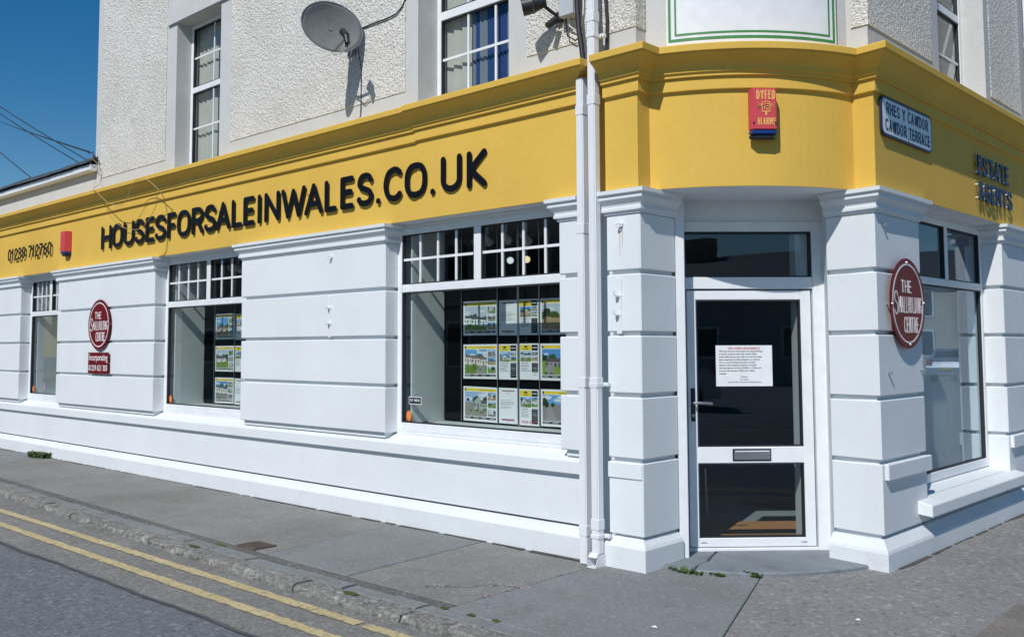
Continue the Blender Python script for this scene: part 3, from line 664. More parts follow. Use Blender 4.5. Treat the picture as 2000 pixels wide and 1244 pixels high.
MB().sheet(FD, -.404, .394, -.033, .121, .667).build('pane', 'glass2', door)
gask(FD, -.4075, .3975, .7925, 1.9015, -.05, .004, .009, door); gask(FD, -.4075, .3975, .1175, .6695, -.05, .004, .009, door)
gask(FD, -.4888, .4888, .046, 1.9842, -.08, -.02, .0095, door)
mb = MB(); mb.box(FD, -.458, -.426, .0122, .020, .985, 1.235); mb.build('lock_plate', 'dark', door, bevel=.006, seg=2)
mb = MB(); mb.cyl(FD.P(-.442, .018, 1.125), FD.P(-.442, .062, 1.125), .011, None, 12); mb.tube([FD.P(-.442, .058, 1.125), FD.P(-.41, .062, 1.126), FD.P(-.35, .060, 1.124), FD.P(-.305, .050, 1.118)], .011, 8)
mb.build('door_handle', 'steel', door, smooth=True)
mb = MB(); mb.cyl(FD.P(-.442, .020, 1.03), FD.P(-.442, .026, 1.03), .012, None, 12); mb.build('lock_cylinder', 'steel', door)
mb = MB(); mb.box(FD, -.148, .146, .0112, .017, .686, .778); mb.build('letterbox_surround', 'dark', door, bevel=.003)
mb = MB(); mb.box(FD, -.136, .134, .0172, .026, .697, .768); mb.build('letterbox_flap', 'steel', door, bevel=.004)
mb = MB(); mb.box(FD, -.132, .130, .0262, .029, .757, .764); mb.build('letterbox_lip', 'upvc', door)
for u in (-.40, .36): MB().box(FD, u, u + .045, .0112, .016, .083, .092).build('drain_cap', 'boxgrey', door)
ds = thing('doorstep', 'worn grey slate doorstep with a curved front edge below the door', 'doorstep', (-3.5, 6.2, 0))
fr = [(-3.965, 5.70), (-3.88, 5.672), (-3.80, 5.665), (-3.70, 5.675)]
crk = [(-3.655, 5.685), (-3.72, 5.85), (-3.735, 6.0), (-3.80, 6.16), (-3.86, 6.33)]
MB().prism(fr + crk + [(-4.06, 6.14)], -.05, .024).build('step_slab', 'step', ds, bevel=.008)
MB().prism([(-3.641, 5.690), (-3.54, 5.735), (-3.43, 5.79), (-3.33, 5.86), (-3.23, 5.95), (-3.13, 6.055), (-3.04, 6.17), (-2.96, 6.30), (-2.90, 6.42), (-2.85, 6.54), (-2.815, 6.64)] + [(-3.25, 6.94), (-3.26, 6.955)] + [(-3.846, 6.34), (-3.787, 6.165), (-3.722, 6.0), (-3.706, 5.85)], -.05, .026).build('step_slab', 'step', ds, bevel=.008)

# upper storey -------------------------------------------------------------------------------
YU, XU, ZB, ZT = 5.545, -2.745, 3.62, 7.2
W1, W2, WC = (-10.82, -9.78, 5.53), (-6.35, -5.23, 5.53), (8.15, 9.37, 5.6)
mb = MB()
xs_ = [-13.07, W1[0], W1[1], W2[0], W2[1], -3.965]
for a, b in ((0, 1), (2, 3), (4, 5)): mb.wbox(xs_[a], xs_[b], YU, YU + .42, ZB, ZT)
for w in (W1, W2): mb.wbox(w[0], w[1], YU, YU + .42, w[2], ZT); mb.wbox(w[0], w[1], YU + .002, YU + .42, ZB, 3.70)
for a, b in ((6.80, WC[0]), (WC[1], 14)): mb.wbox(XU - .42, XU, a, b, ZB, ZT)
mb.wbox(XU - .42, XU, WC[0], WC[1], WC[2], ZT); mb.wbox(XU - .42, XU - .002, WC[0], WC[1], ZB, 3.70)
mb.wbox(-13.07, -12.7, YU + .42, 14, ZB, ZT); mb.wbox(-12.7, XU - .42, 13.7, 14, ZB, ZT); mb.wbox(-13.07, XU, YU, 14, ZT, ZT + .15)
mb.build('upper_wall', 'render', B)
UARC = arc3((-3.955, 5.672), (-3.302, 6.042), (-2.905, 6.705), 20)
mb = MB(); mb.sweep([(-3.965, 5.546), (-3.963, 5.665)] + UARC[1:] + [(XU - .001, 6.702), (XU - .001, 6.80)], [(-.15, ZB), (0, ZB), (0, ZT), (-.15, ZT)])
mb.build('corner_wall', 'render', B)
mb = MB(); rp = .008
for a, b in ((-12.90, W1[0] - .24), (W1[1] + .24, W2[0] - .17), (W2[1] + .20, -3.968)): mb.wbox(a, b, YU - rp, YU - .001, 3.86, ZT - .1)
mb.build('roughcast_panel', 'rough', B, bevel=.006)
mb = MB(); mb.wbox(-3.967 + .002, -3.967 + .002 + rp, YU - rp, 5.66, 3.86, ZT - .1); mb.build('roughcast_panel', 'rough', B)
mb = MB()
for a, b in ((6.702, WC[0] - .17), (WC[1] + .13, 10.45)): mb.wbox(XU + .001, XU + rp, a, b, 3.87, ZT - .1)
mb.build('roughcast_panel', 'rough', B, bevel=.006)
mb = MB(); mb.wbox(-2.865, XU + rp, 6.70 - rp, 6.701, 3.87, ZT - .1); mb.build('roughcast_panel', 'rough', B)
mb = MB(); mb.wbox(-11.02, W1[0], YU - .03, YU - .002, 5.531, 5.75); mb.wbox(W1[0], W1[1], YU - .03, YU - .002, 5.531, 5.75); mb.wbox(W1[1], -9.58, YU - .03, YU - .002, 5.531, 5.75)
mb.build('lintel_band', 'render', B)
def sash(F, u0, u1, zt, dp, zm, name):
    lights = [(u0 + .05, u1 - .05, zm + .025, zt - .05, 2, 2), (u0 + .05, u1 - .05, 3.79, zm - .045, 2, 2)]
    return window(F, u0, u1, 3.715, zt, dp, [(u0 + .05, u1 - .05, zm - .045, zm + .025)], lights, barw=.02, fw=.05)
FU = Fr((0, YU), (1, 0)); FUC = Fr((XU, 0), (0, 1))
s1 = sash(FU, W1[0], W1[1], W1[2], -.19, 4.72, 'w'); s2 = window(FU, W2[0], W2[1], 3.715, W2[2], -.23, [(W2[0] + .05, W2[1] - .05, 4.52, 4.60)],
   [(W2[0] + .05, W2[1] - .05, 4.60, W2[2] - .05, 3, 2), (W2[0] + .05, W2[1] - .05, 3.79, 4.52, 3, 2)], barw=.022, fw=.05)
s3 = sash(FUC, WC[0], WC[1], WC[2], -.20, 4.62, 'w')
# dark rooms behind
mb = MB(); mb.wbox(-12.6, -3.2, 8.6, 8.7, 3.75, ZT); mb.wbox(-12.6, -4.1, 5.98, 13.6, 3.705, 3.75); mb.wbox(-4.1, XU - .45, 7.0, 13.6, 3.705, 3.75); mb.build('upper_room', 'room', B)
# blinds and curtains
rr = random.Random(8)
def blinds(F, u0, u1, d, z0, z1, n, mat, amp, name, label, loc):
    t = thing(name, label, 'blind' if 'blind' in name else 'curtain', loc)
    for k in range(n):
        a = u0 + (u1 - u0) * k / n; b = a + (u1 - u0) / n * 1.06; tw = amp * (1 + .3 * rr.uniform(-1, 1))
        MB().add([F.P(a, d, z0), F.P(b, d - tw, z0), F.P(b, d - tw, z1), F.P(a, d, z1), F.P(a, d - .002, z0), F.P(b, d - tw - .002, z0), F.P(b, d - tw - .002, z1), F.P(a, d - .002, z1)],
                 [(0, 1, 2, 3), (4, 5, 6, 7), (0, 1, 5, 4), (1, 2, 6, 5), (2, 3, 7, 6), (3, 0, 4, 7)]).build('slat', 'blindgrey' if mat == 'bluecurtain' and k in (0, 2, 3, 9, 12) else mat, t)
    return t
blinds(FU, -10.78, -10.30, -.28, 3.72, 5.5, 5, 'blind', .03, 'vertical_blind', 'beige vertical blind slats in the tall narrow upstairs window, left half', (-10.5, 5.9, 3.72))
blinds(FU, -10.28, -9.80, -.30, 3.72, 5.5, 5, 'blindgrey', .04, 'vertical_blind', 'dark turned blind slats in the tall narrow upstairs window, right half', (-10.0, 5.9, 3.72))
blinds(FU, -6.32, -5.99, -.31, 3.72, 5.5, 3, 'blind', .03, 'vertical_blind', 'beige blind slats at the left of the upstairs window beside the dish', (-6.1, 5.9, 3.72))
blinds(FU, -5.97, -5.25, -.31, 3.72, 5.5, 15, 'bluecurtain', .028, 'curtain', 'deep blue curtain in the upstairs window beside the dish', (-5.5, 5.9, 3.72))
blinds(FUC, 8.2, 9.33, -.33, 3.72, 5.6, 10, 'net', .05, 'net_curtain', 'white net curtain in the upstairs window on the side street', (-3.1, 8.7, 3.72))
# low wing roof on the left
lw = MB().wbox(-20, -13.072, YU - .004, YU + .3, ZB, 3.98).build('wing_wall', 'render', B)
mb = MB(); mb.wbox(-20, -12.99, 5.43, 5.54, 3.975, 4.065); mb.build('gutter_board', 'upvc', B, bevel=.01)
mb = MB(); x = -20.0; rr = random.Random(2)
while x < -12.98:
    x2 = min(x + .26, -12.965); h = rr.uniform(-.006, .008)
    mb.add([(x + .004, 5.385, 4.070 + h), (x2 - .002, 5.385, 4.070 + h), (x2 - .002, 5.385, 4.090 + h), (x + .004, 5.385, 4.090 + h), (x + .004, 5.62, 4.20 + h), (x2 - .002, 5.62, 4.20 + h), (x2 - .002, 5.62, 4.225 + h), (x + .004, 5.62, 4.225 + h)],
           [(0, 1, 2, 3), (4, 5, 6, 7), (0, 1, 5, 4), (1, 2, 6, 5), (2, 3, 7, 6), (3, 0, 4, 7)]); x = x2
ro = mb.build('slate_roof', 'slate', B)
MB().wbox(-20, -13.075, 5.63, 12, 4.0, 4.21).build('roof_deck', 'slate', B)
# interior shell
RP = [(-17.6, 5.87), (-4.2, 5.87), (-4.08, 6.20), (-3.30, 6.98), (-3.07, 7.45), (-3.07, 12), (-17.6, 12)]
MB().prism(RP, -.04, .02).build('room_floor', 'carpet', B); MB().prism(RP, 2.76, 2.85).build('room_ceiling', 'ceil', B)
mb = MB(); mb.wbox(-17.7, -2.9, 12, 12.2, 0, 2.9); mb.wbox(-17.7, -17.6, 5.8, 12, 0, 2.9); mb.wbox(-12.6, -12.5, 6.9, 12, 0.02, 2.76); mb.wbox(-3.06, -3.04, 10.7, 12, .02, 2.76); mb.build('room_wall', 'room', B)
mb = MB(); mb.wbox(-17.6, -4.24, 5.80, 5.86, .02, .85); mb.build('room_dado', 'panel', B)
# ---------------------------------------------------------------- downpipes
def downpipe(name, label, x0, y0, z0, z1, collars, clips, shoe, tops=None, w=.066):
    t = thing(name, label, 'drainpipe', (x0 + w / 2, y0 + w / 2, z0))
    zs = [z0] + collars + [z1]
    for a, b in zip(zs[:-1], zs[1:]): MB().wbox(x0, x0 + w, y0, y0 + w, a + .001, b - .001).build('pipe_length', 'pipe', t, bevel=.007, seg=2)
    for z in collars: MB().wbox(x0 - .003, x0 + w + .003, y0 - .003, y0 + w + .003, z - .045, z + .03).build('collar', 'pipe', t, bevel=.003)
    for z in clips:
        mb = MB(); mb.wbox(x0 - .005, x0 + w + .005, y0 - .005, y0 + w + .03, z - .014, z + .014); mb.wbox(x0 + w + .008, x0 + w + .045, y0 + w - .005, y0 + w + .03, z - .014, z + .014)
        mb.cyl((x0 + w + .028, y0 + w - .012, z), (x0 + w + .028, y0 + w - .004, z), .007, None, 8); mb.build('clip', 'pipe', t, bevel=.003)
    if shoe:
        q = MB(); ya = y0 - .03
        q.add([(x0 - .004, y0 - .004, z0 + .0), (x0 + w + .004, y0 - .004, z0), (x0 + w + .004, y0 + w, z0), (x0 - .004, y0 + w, z0), (x0 - .004, y0 - .050, z0 - .085), (x0 + w + .004, y0 - .050, z0 - .085), (x0 + w + .004, y0 + w, z0 - .085), (x0 - .004, y0 + w, z0 - .085)],
              [(0, 3, 7, 4), (1, 5, 6, 2), (2, 6, 7, 3), (4, 7, 6, 5)])
        q.add([(x0 - .004, y0 - .006, z0 + .012), (x0 + w + .004, y0 - .006, z0 + .012), (x0 + w + .004, y0 - .030, z0 - .018), (x0 - .004, y0 - .030, z0 - .018)], [(0, 1, 2, 3)])
        o = q.build('shoe', 'pipe', t); so = o.modifiers.new('s', 'SOLIDIFY'); so.thickness = .004
    return t
downpipe('downpipe', 'shorter square white downpipe ending below the yellow cornice', -4.412, 5.395, 0.0, 3.535, [.245, 1.30, 2.42, 3.30], [], False)
p2 = downpipe('downpipe', 'taller square white downpipe rising past the cornice to the roof', -4.302, 5.395, .085, 7.0, [.30, 1.30, 3.36, 3.98], [.21, 1.28, 3.83], True)
downpipe('downpipe', 'square white downpipe at the far right edge of the side wall', -2.70, 10.50, 3.7, 7.0, [4.6], [4.4], False)

# ---------------------------------------------------------------- lettering on the fascia
LET = [('H', -12.66, -12.363), ('O', -12.332, -12.031), ('U', -12.001, -11.711), ('S', -11.674, -11.434), ('E', -11.388, -11.165), ('S', -11.137, -10.874), ('F', -10.829, -10.625), ('O', -10.587, -10.28), ('R', -10.24, -9.977), ('S', -9.95, -9.70), ('A', -9.695, -9.398), ('L', -9.36, -9.15), ('E', -9.118, -8.905), ('I', -8.843, -8.775), ('N', -8.706, -8.425), ('W', -8.39, -7.965), ('A', -7.979, -7.676), ('L', -7.641, -7.45), ('E', -7.386, -7.185), ('S', -7.13, -6.894), ('.', -6.85, -6.785), ('C', -6.738, -6.487), ('O', -6.443, -6.151), ('.', -6.105, -6.044), ('U', -5.968, -5.714), ('K', -5.649, -5.419)]
t = thing('shop_lettering', 'large black rounded letters reading HOUSESFORSALEINWALES.CO.UK on the yellow fascia', 'lettering', (-9.0, 5.47, 2.86))
for c, a, b in LET:
    zt = 3.175 if c != '.' else 2.865 + .066
    mb = MB(); glyph(mb, c, FA, a, b, 2.862, zt, .0270, .022, .030); mb.build('letter', 'letter', t)
    mb = MB()
    for q in (.3, .7): mb.cyl(FA.P(a + (b - a) * (.1 if c not in 'I.' else .5), -.002, 2.862 + (zt - 2.862) * q), FA.P(a + (b - a) * (.1 if c not in 'I.' else .5), .0215, 2.862 + (zt - 2.862) * q), .006, None, 6)
    mb.build('stand_off', 'steel', t)
t = thing('phone_lettering', 'thin black digits 01239 712760 on the left of the yellow fascia', 'lettering', (-15.2, 5.47, 2.93))
mb0 = '01239 712760'; ws = [WID.get(c, 1.0) for c in mb0]; k = (16.02 - 14.32) / (sum(ws) + .3 * 11); x = -16.02
for c, a in zip(mb0, ws):
    if c != ' ':
        mb = MB(); glyph(mb, c, FA, x, x + a * k, 2.925, 3.112, .0140, .030, .038); mb.build('digit', 'letter', t)
    x += (a + .3) * k
t = thing('agents_lettering', 'navy stand-off letters reading ESTATE AGENTS on the side street fascia', 'lettering', (-2.68, 9.2, 2.81))
FCF = Fr((-2.70, 0), (0, 1))
for txt, a, b, z0, z1 in (('ESTATE', 8.80, 9.68, 3.035, 3.215), ('AGENTS', 8.80, 9.76, 2.81, 2.985)):
    ws = [WID.get(c, 1.0) for c in txt]; k = (b - a) / (sum(ws) + .25 * (len(txt) - 1)); x = a
    for c, q in zip(txt, ws):
        mb = MB(); glyph(mb, c, FCF, x, x + q * k, z0, z1, .0155, .026, .036); mb.build('letter', 'blue_letter', t)
        mb = MB()
        for zz in (z0 + .03, z1 - .03): mb.cyl(FCF.P(x + .014, -.001, zz), FCF.P(x + .014, .0255, zz), .006, None, 6)
        mb.build('stand_off', 'pipe', t)
        x += (q + .25) * k

# ---------------------------------------------------------------- round and square signs
def disc(F, u, z, r, d0, d1, seg=64):
    mb = MB(); vs = [F.P(u + r * math.cos(2 * math.pi * i / seg), d, z + r * math.sin(2 * math.pi * i / seg)) for d in (d0, d1) for i in range(seg)]
    return mb.add(vs, [tuple(range(seg)), tuple(range(seg, 2 * seg))] + [(i, (i + 1) % seg, seg + (i + 1) % seg, seg + i) for i in range(seg)])
def ring(F, u, z, r0, r1, d0, d1, seg=64):
    mb = MB(); vs = [F.P(u + r * math.cos(2 * math.pi * i / seg), d, z + r * math.sin(2 * math.pi * i / seg)) for d in (d0, d1) for r in (r0, r1) for i in range(seg)]; fs = []
    for i in range(seg):
        j = (i + 1) % seg; fs += [(2 * seg + i, 2 * seg + j, 3 * seg + j, 3 * seg + i), (seg + i, seg + j, 3 * seg + j, 3 * seg + i), (i, j, 2 * seg + j, 2 * seg + i)]
    return mb.add(vs, fs)
def roundsign(F, u, z, d, label, r=.333):
    t = thing('round_sign', label, 'sign', F.P(u, 0, z - r), 'round shop signs')
    disc(F, u, z, r, d, d + .008).build('disc', 'maroon', t, bevel=.002)
    ring(F, u, z, r * .845, r * .885, d + .0085, d + .0100).build('border_ring', 'lite', t)
    mb = MB(); f0, f1 = d + .0085, d + .0096; k = r / .333
    word(mb, 'THE', F, u - .125 * k, u + .065 * k, z + .075 * k, z + .170 * k, .0062, f0, f1, gap=.2)
    glyph(mb, 'S', F, u - .262 * k, u - .190 * k, z - .085 * k, z + .088 * k, .0062, f0, f1)
    word(mb, 'MALLHOLDING', F, u - .180 * k, u + .268 * k, z - .072 * k, z + .048 * k, .0046, f0, f1, gap=.3)
    word(mb, 'CENTRE', F, u - .09 * k, u + .185 * k, z - .218 * k, z - .100 * k, .0060, f0, f1, gap=.25)
    mb.build('lettering', 'lite', t)
    for a in (0, 90, 180, 270):
        x, zz = u + .302 * k * math.cos(R(a + 2)), z + .302 * k * math.sin(R(a + 2))
        mb = MB(); mb.cyl(F.P(x, d + .0082, zz), F.P(x, d + .016, zz), .011, .009, 12); mb.build('screw_cap', 'steel', t)
        mb = MB(); mb.cyl(F.P(x, -.002, zz), F.P(x, d - .0005, zz), .008, None, 8); mb.build('stand_off', 'steel', t)
    return t
roundsign(FA, -12.645, 1.868, .026, 'round maroon sign THE SMALLHOLDING CENTRE on the long white wall above a small square sign')
roundsign(FC, 7.13, 1.86, .032, 'round maroon sign THE SMALLHOLDING CENTRE on the pier right of the door')
t = thing('square_sign', 'small maroon sign Incorporating 01239 621 303 below the round sign on the long wall', 'sign', (-12.64, 5.48, 1.22))
MB().box(FA, -12.962, -12.342, .022, .030, 1.222, 1.502).build('plate', 'maroon', t, bevel=.002)
text('lettering', 'Incorporating', FA, -12.652, .0315, 1.397, .118, 'lite', t, .88, 'CENTER', .0012)
text('lettering', '01239 621 303', FA, -12.652, .0315, 1.262, .105, 'lite', t, .90, 'CENTER', .0012)
for u in (-12.945, -12.36): MB().cyl(FA.P(u, 0, 1.36), FA.P(u, .036, 1.36), .008, None, 8).build('stand_off', 'steel', t)
# bare pegs of a lost sign and old fixings
for u, z, lb in ((6.815, 1.357, 'left one of two bare steel sign pegs below the round sign right of the door'), (7.44, 1.366, 'right one of two bare steel sign pegs below the round sign right of the door')):
    o = MB().cyl(FC.P(u, -.002, z), FC.P(u, .032, z), .010, None, 10).build('sign_peg', 'steel'); tag(o, lb, 'peg', 'bare sign pegs')
o = MB().cyl(FC.P(6.79, -.005, 2.42), FC.P(6.79, .03, 2.42), .011, None, 10).build('wall_screw', 'steel'); tag(o, 'single screw head high on the pier right of the door', 'screw')
def hook(x, z, label, eye=False):
    t = thing('wall_hook', label, 'hook', FA.P(x, 0, z), 'painted iron fixings on the white piers')
    mb = MB(); mb.cyl(FA.P(x, -.002, z), FA.P(x, .012, z), .026, .022, 12); mb.build('rose', 'white', t)
    mb = MB()
    if eye: mb.tube([FA.P(x + .014 * math.cos(a), .012 + .028 * abs(math.sin(a / 2)), z - .012 + .014 * math.sin(a)) for a in [k * math.pi / 5 for k in range(11)]], .006, 6)
    else: mb.tube([FA.P(x, .01, z), FA.P(x, .045, z - .004), FA.P(x - .006, .052, z + .006), FA.P(x - .012, .053, z + .035)], .009, 8)
    mb.build('pin', 'white', t, smooth=True)
hook(-7.554, 2.43, 'white painted eye fixing near the top of the wide middle pier', True)
hook(-7.57, 1.935, 'upper white hinge pin on the wide middle pier'); hook(-7.568, 1.785, 'lower white hinge pin on the wide middle pier')
hook(-4.085, 2.43, 'white painted eye fixing near the top of the pier left of the door', True)
hook(-4.106, 1.915, 'upper white hinge pin on the pier left of the door'); hook(-4.108, 1.78, 'lower white hinge pin on the pier left of the door')
for x, z in ((-7.575, 1.86), (-4.107, 1.85)):
    o = MB().box(FA, x - .022, x + .022, 0.0005, .008, z - .21, z + .19).build('hinge_plate', 'white', bevel=.003)
    tag(o, 'long painted hinge plate on the ' + ('wide middle pier' if x < -7 else 'pier left of the door'), 'plate', 'painted hinge plates')

t = thing('rust_stain', 'two faint rust runs below the eye fixing on the pier left of the door', 'stain', FA.P(-4.085, 0, 2.2))
for u, z0, w0 in ((-4.098, 2.20, .006), (-4.075, 2.26, .005)):
    MB().add([FA.P(u - w0, .0006, 2.41), FA.P(u + w0, .0006, 2.41), FA.P(u + w0 * .4, .0006, z0), FA.P(u - w0 * .4, .0006, z0)], [(0, 1, 2, 3)]).build('run', 'rust', t)
# ---------------------------------------------------------------- street nameplate
t = thing('street_nameplate', 'white bilingual street nameplate RHES Y CAWDOR CAWDOR TERRACE on the yellow corner', 'street sign', (-2.68, 7.25, 3.07))
def rrect(F, u0, u1, z0, z1, r, d0, d1):
    pts = []
    for cx, cz, a in ((u1 - r, z1 - r, 0), (u0 + r, z1 - r, 90), (u0 + r, z0 + r, 180), (u1 - r, z0 + r, 270)):
        for i in range(6): pts.append((cx + r * math.cos(R(a + 18 * i)), cz + r * math.sin(R(a + 18 * i))))
    n = len(pts); return MB().add([F.P(u, d, z) for d in (d0, d1) for u, z in pts], [tuple(range(n)), tuple(range(n, 2 * n))] + [(i, (i + 1) % n, n + (i + 1) % n, n + i) for i in range(n)])
rrect(FCF, 6.735, 7.715, 3.062, 3.350, .05, .008, .026).build('plate', 'signnavy', t)
rrect(FCF, 6.752, 7.698, 3.079, 3.333, .036, .0262, .0275).build('face', 'signwhite', t)
mb = MB()
word(mb, 'RHES Y CAWDOR', FCF, 6.815, 7.635, 3.222, 3.312, .0078, .0277, .0287, gap=.24)
word(mb, 'CAWDOR TERRACE', FCF, 6.790, 7.665, 3.100, 3.190, .0078, .0277, .0287, gap=.24)
mb.build('lettering', 'signnavy', t)
for z in (3.090, 3.323): MB().cyl(FCF.P(7.225, .0276, z), FCF.P(7.225, .031, z), .007, None, 8).build('screw', 'dark', t)

# ---------------------------------------------------------------- alarm boxes
FAL = Fr(((-3.318 - 3.182) / 2 + .03, (5.962 + 6.098) / 2 - .04), (1, 1))
def alarm(F, u, z, w, h, dep, label, logo):
    t = thing('alarm_box', label, 'alarm', F.P(u, 0, z), 'red alarm boxes')
    def taper(z0, z1, d, m, nm, fr=.012):
        vs = [F.P(a, b, c) for c in (z0, z1) for a, b in ((u - w / 2, 0), (u + w / 2, 0), (u + w / 2 - fr, d), (u - w / 2 + fr, d))]
        return MB().add(vs, [(0, 1, 2, 3), (4, 5, 6, 7), (0, 1, 5, 4), (1, 2, 6, 5), (2, 3, 7, 6), (3, 0, 4, 7)]).build(nm, m, t, bevel=.006, seg=2)
    taper(z + h * .168, z + h, dep, 'red', 'cover')
    taper(z + h * .085, z + h * .165, dep - .004, 'blue', 'strobe_lens')
    taper(z, z + h * .083, dep - .02, 'dark', 'base', .03)
    for s in (-1, 1): MB().cyl(F.P(u + s * (w / 2 - .022), dep, z + h * .30), F.P(u + s * (w / 2 - .022), dep + .006, z + h * .30), .007, None, 10).build('screw', 'dark', t)
    if logo:
        mb = MB(); f0, f1 = dep + .0006, dep + .0016
        word(mb, 'DYFED', F, u - .055, u + .078, z + h * .765, z + h * .955, .0052, f0, f1, gap=.18)
        word(mb, 'ALARMS', F, u - .050, u + .078, z + h * .262, z + h * .408, .0040, f0, f1, gap=.18)
        cx, cz = u + .012, z + h * .625
        def st(pts, w_): stroke_mesh(mb, [(cx + x, cz + y) for x, y in pts], w_, F, f0, f1)
        st([(-.026, -.022), (-.030, .005), (-.024, .028), (.0, .036), (.024, .030), (.029, .006), (.026, -.022)], .0030)
        st([(-.022, .012), (.0, .020), (.024, .016)], .0024); st([(-.018, -.004), (.004, .004), (.024, .0)], .0024)
        for q in (-.012, .0, .012): st([(q, -.004), (q + .002, -.020)], .0022)
        st([(-.028, -.034), (.028, -.034)], .0042); st([(.0, -.040), (.0, -.058)], .0068)
        for s in (-1, 1):
            for a, l in ((28, .030), (8, .026), (-12, .028)): st([(s * .034, .006 + .034 * math.sin(R(a)) * .5), (s * (.034 + l * math.cos(R(a))), .006 + .034 * math.sin(R(a)) * .5 + l * math.sin(R(a)))], .0016)
        mb.build('print', 'gold', t)
    return t
# front of the curved frieze at the box
alarm(FAL, 0, 2.985, .195, .352, .065, 'red alarm bell box lettered DYFED ALARMS on the curved yellow fascia over the door', True)
alarm(FA, -13.77, 2.855, .19, .35, .09, 'plain red alarm bell box on the yellow fascia beside the phone number', False)

# ---------------------------------------------------------------- curved signboard above the door
t = thing('curved_signboard', 'blank white curved signboard with a double green border above the door', 'signboard', (-3.25, 6.0, 3.7))
BA = UARC[2:-2] if len(UARC) > 8 else UARC
BA = arc3(UARC[2], UARC[10], UARC[18], 24)
MB().sweep(BA, [(.03, 3.702), (.05, 3.702), (.05, 4.75), (.03, 4.75)]).build('board', 'signwhite', t)
def strip(i0, i1, z0, z1, nm='border'): MB().sweep(BA[i0:i1], [(.0505, z0), (.0515, z0), (.0515, z1), (.0505, z1)]).build(nm, 'green', t)
def vstrip(f0, f1, z0, z1):
    def at(f):
        k = f * (len(BA) - 1); i = min(int(k), len(BA) - 2); w = k - i
        return (BA[i][0] * (1 - w) + BA[i + 1][0] * w, BA[i][1] * (1 - w) + BA[i + 1][1] * w)
    n = max(2, int((f1 - f0) * 30)); pts = [at(f0 + (f1 - f0) * i / n) for i in range(n + 1)]
    MB().sweep(pts, [(.0505, z0), (.0530, z0), (.0530, z1), (.0505, z1)]).build('border_line', 'green', t)
for off, th in ((.016, .020), (.062, .014)):
    f = off / 1.30; g = (off + th) / 1.30
    vstrip(f, 1 - f, 3.712 + off * .9, 3.712 + off * .9 + th); vstrip(f, g, 3.712 + off * .9 + th, 4.70); vstrip(1 - g, 1 - f, 3.712 + off * .9 + th, 4.70)

# ---------------------------------------------------------------- satellite dish
t = thing('satellite_dish', 'grey oval satellite dish fixed to the roughcast wall', 'satellite dish', (-7.28, 5.53, 4.5))
DC = Vector((-7.15, 5.19, 4.525)); DN = Vector((.985, -.176, .05)).normalized(); DA = Vector((0, 0, 1)).cross(DN).normalized(); DB = DN.cross(DA)
mb = MB(); nr_, ns = 8, 40; vs = [DC - DN * .055]; fs = []
for i in range(1, nr_ + 1):
    for j in range(ns):
        q = 2 * math.pi * j / ns; r = i / nr_
        vs.append(DC + DA * (.31 * r * math.cos(q)) + DB * (.235 * r * math.sin(q)) - DN * (.055 * (1 - r * r)))
for j in range(ns): fs.append((0, 1 + j, 1 + (j + 1) % ns))
for i in range(nr_ - 1):
    for j in range(ns): a = 1 + i * ns; fs.append((a + j, a + ns + j, a + ns + (j + 1) % ns, a + (j + 1) % ns))
o = mb.add(vs, fs).build('reflector', 'dish', t, smooth=True); so = o.modifiers.new('s', 'SOLIDIFY'); so.thickness = .006; so.offset = 0
mb = MB(); mb.tube([DC + DA * (.311 * math.cos(2 * math.pi * j / 40)) + DB * (.236 * math.sin(2 * math.pi * j / 40)) for j in range(41)], .006, 6); mb.build('rim', 'dish', t, smooth=True)
LN = DC + DN * .25 - DB * .155
mb = MB(); mb.tube([DC - DB * .215 - DN * .02, DC - DB * .235 + DN * .06, LN - DB * .04], .012, 6); mb.build('feed_arm', 'dish', t)
ax = (DC - LN + DB * .04).normalized(); mb = MB(); mb.cyl(LN + ax * .05 + DB * .01, LN - ax * .035, .036, .032, 14); mb.cyl(LN - ax * .03, LN - ax * .06 - DB * .06, .030, .026, 12); mb.cyl(LN - ax * .035 - DB * .03, LN - ax * .04 - DB * .10, .022, .016, 10)
mb.build('receiver_head', 'dark', t, smooth=True)
mb = MB(); mb.tube([LN - DB * .05, LN - DB * .10 - DN * .02, LN - DB * .14 - DN * .10, DC - DB * .24 - DN * .03], .0045, 5); mb.tube([LN - DB * .05 + DA * .01, LN - DB * .12 + DA * .01, LN - DB * .16 - DN * .10, DC - DB * .24 - DN * .05 + DA * .03], .0045, 5); mb.build('feed_cable', 'cablewhite', t)
WB = Vector((-7.30, 5.53, 4.46))
mb = MB(); mb.tube([DC - DN * .05, DC - DN * .11 - DB * .03, WB + Vector((0, -.10, .0)), WB], .019, 8); mb.build('mount_arm', 'dish', t)
MB().wbox(WB.x - .06, WB.x + .06, WB.y - .012, WB.y + .002, WB.z - .10, WB.z + .10).build('wall_plate', 'dish', t)
o = MB().tube([(-7.30, 5.50, 4.60), (-7.12, 5.527, 4.593), (-6.97, 5.524, 4.596), (-6.78, 5.524, 4.594), (-6.63, 5.524, 4.607), (-6.55, 5.53, 4.66), (-6.50, 5.54, 4.75), (-6.42, 5.54, 4.86)], .007, 6).build('dish_cable', 'cable')
tag(o, 'black cable running from the satellite dish to the upstairs window', 'cable')
o = MB().tube([(-7.16, 5.49, 4.42), (-7.15, 5.527, 4.2), (-7.15, 5.527, 3.9), (-7.17, 5.54, 3.75), (-7.19, 5.5, 3.69)], .0045, 5).build('drop_cable', 'cable'); tag(o, 'thin wire hanging straight down below the satellite dish', 'cable')

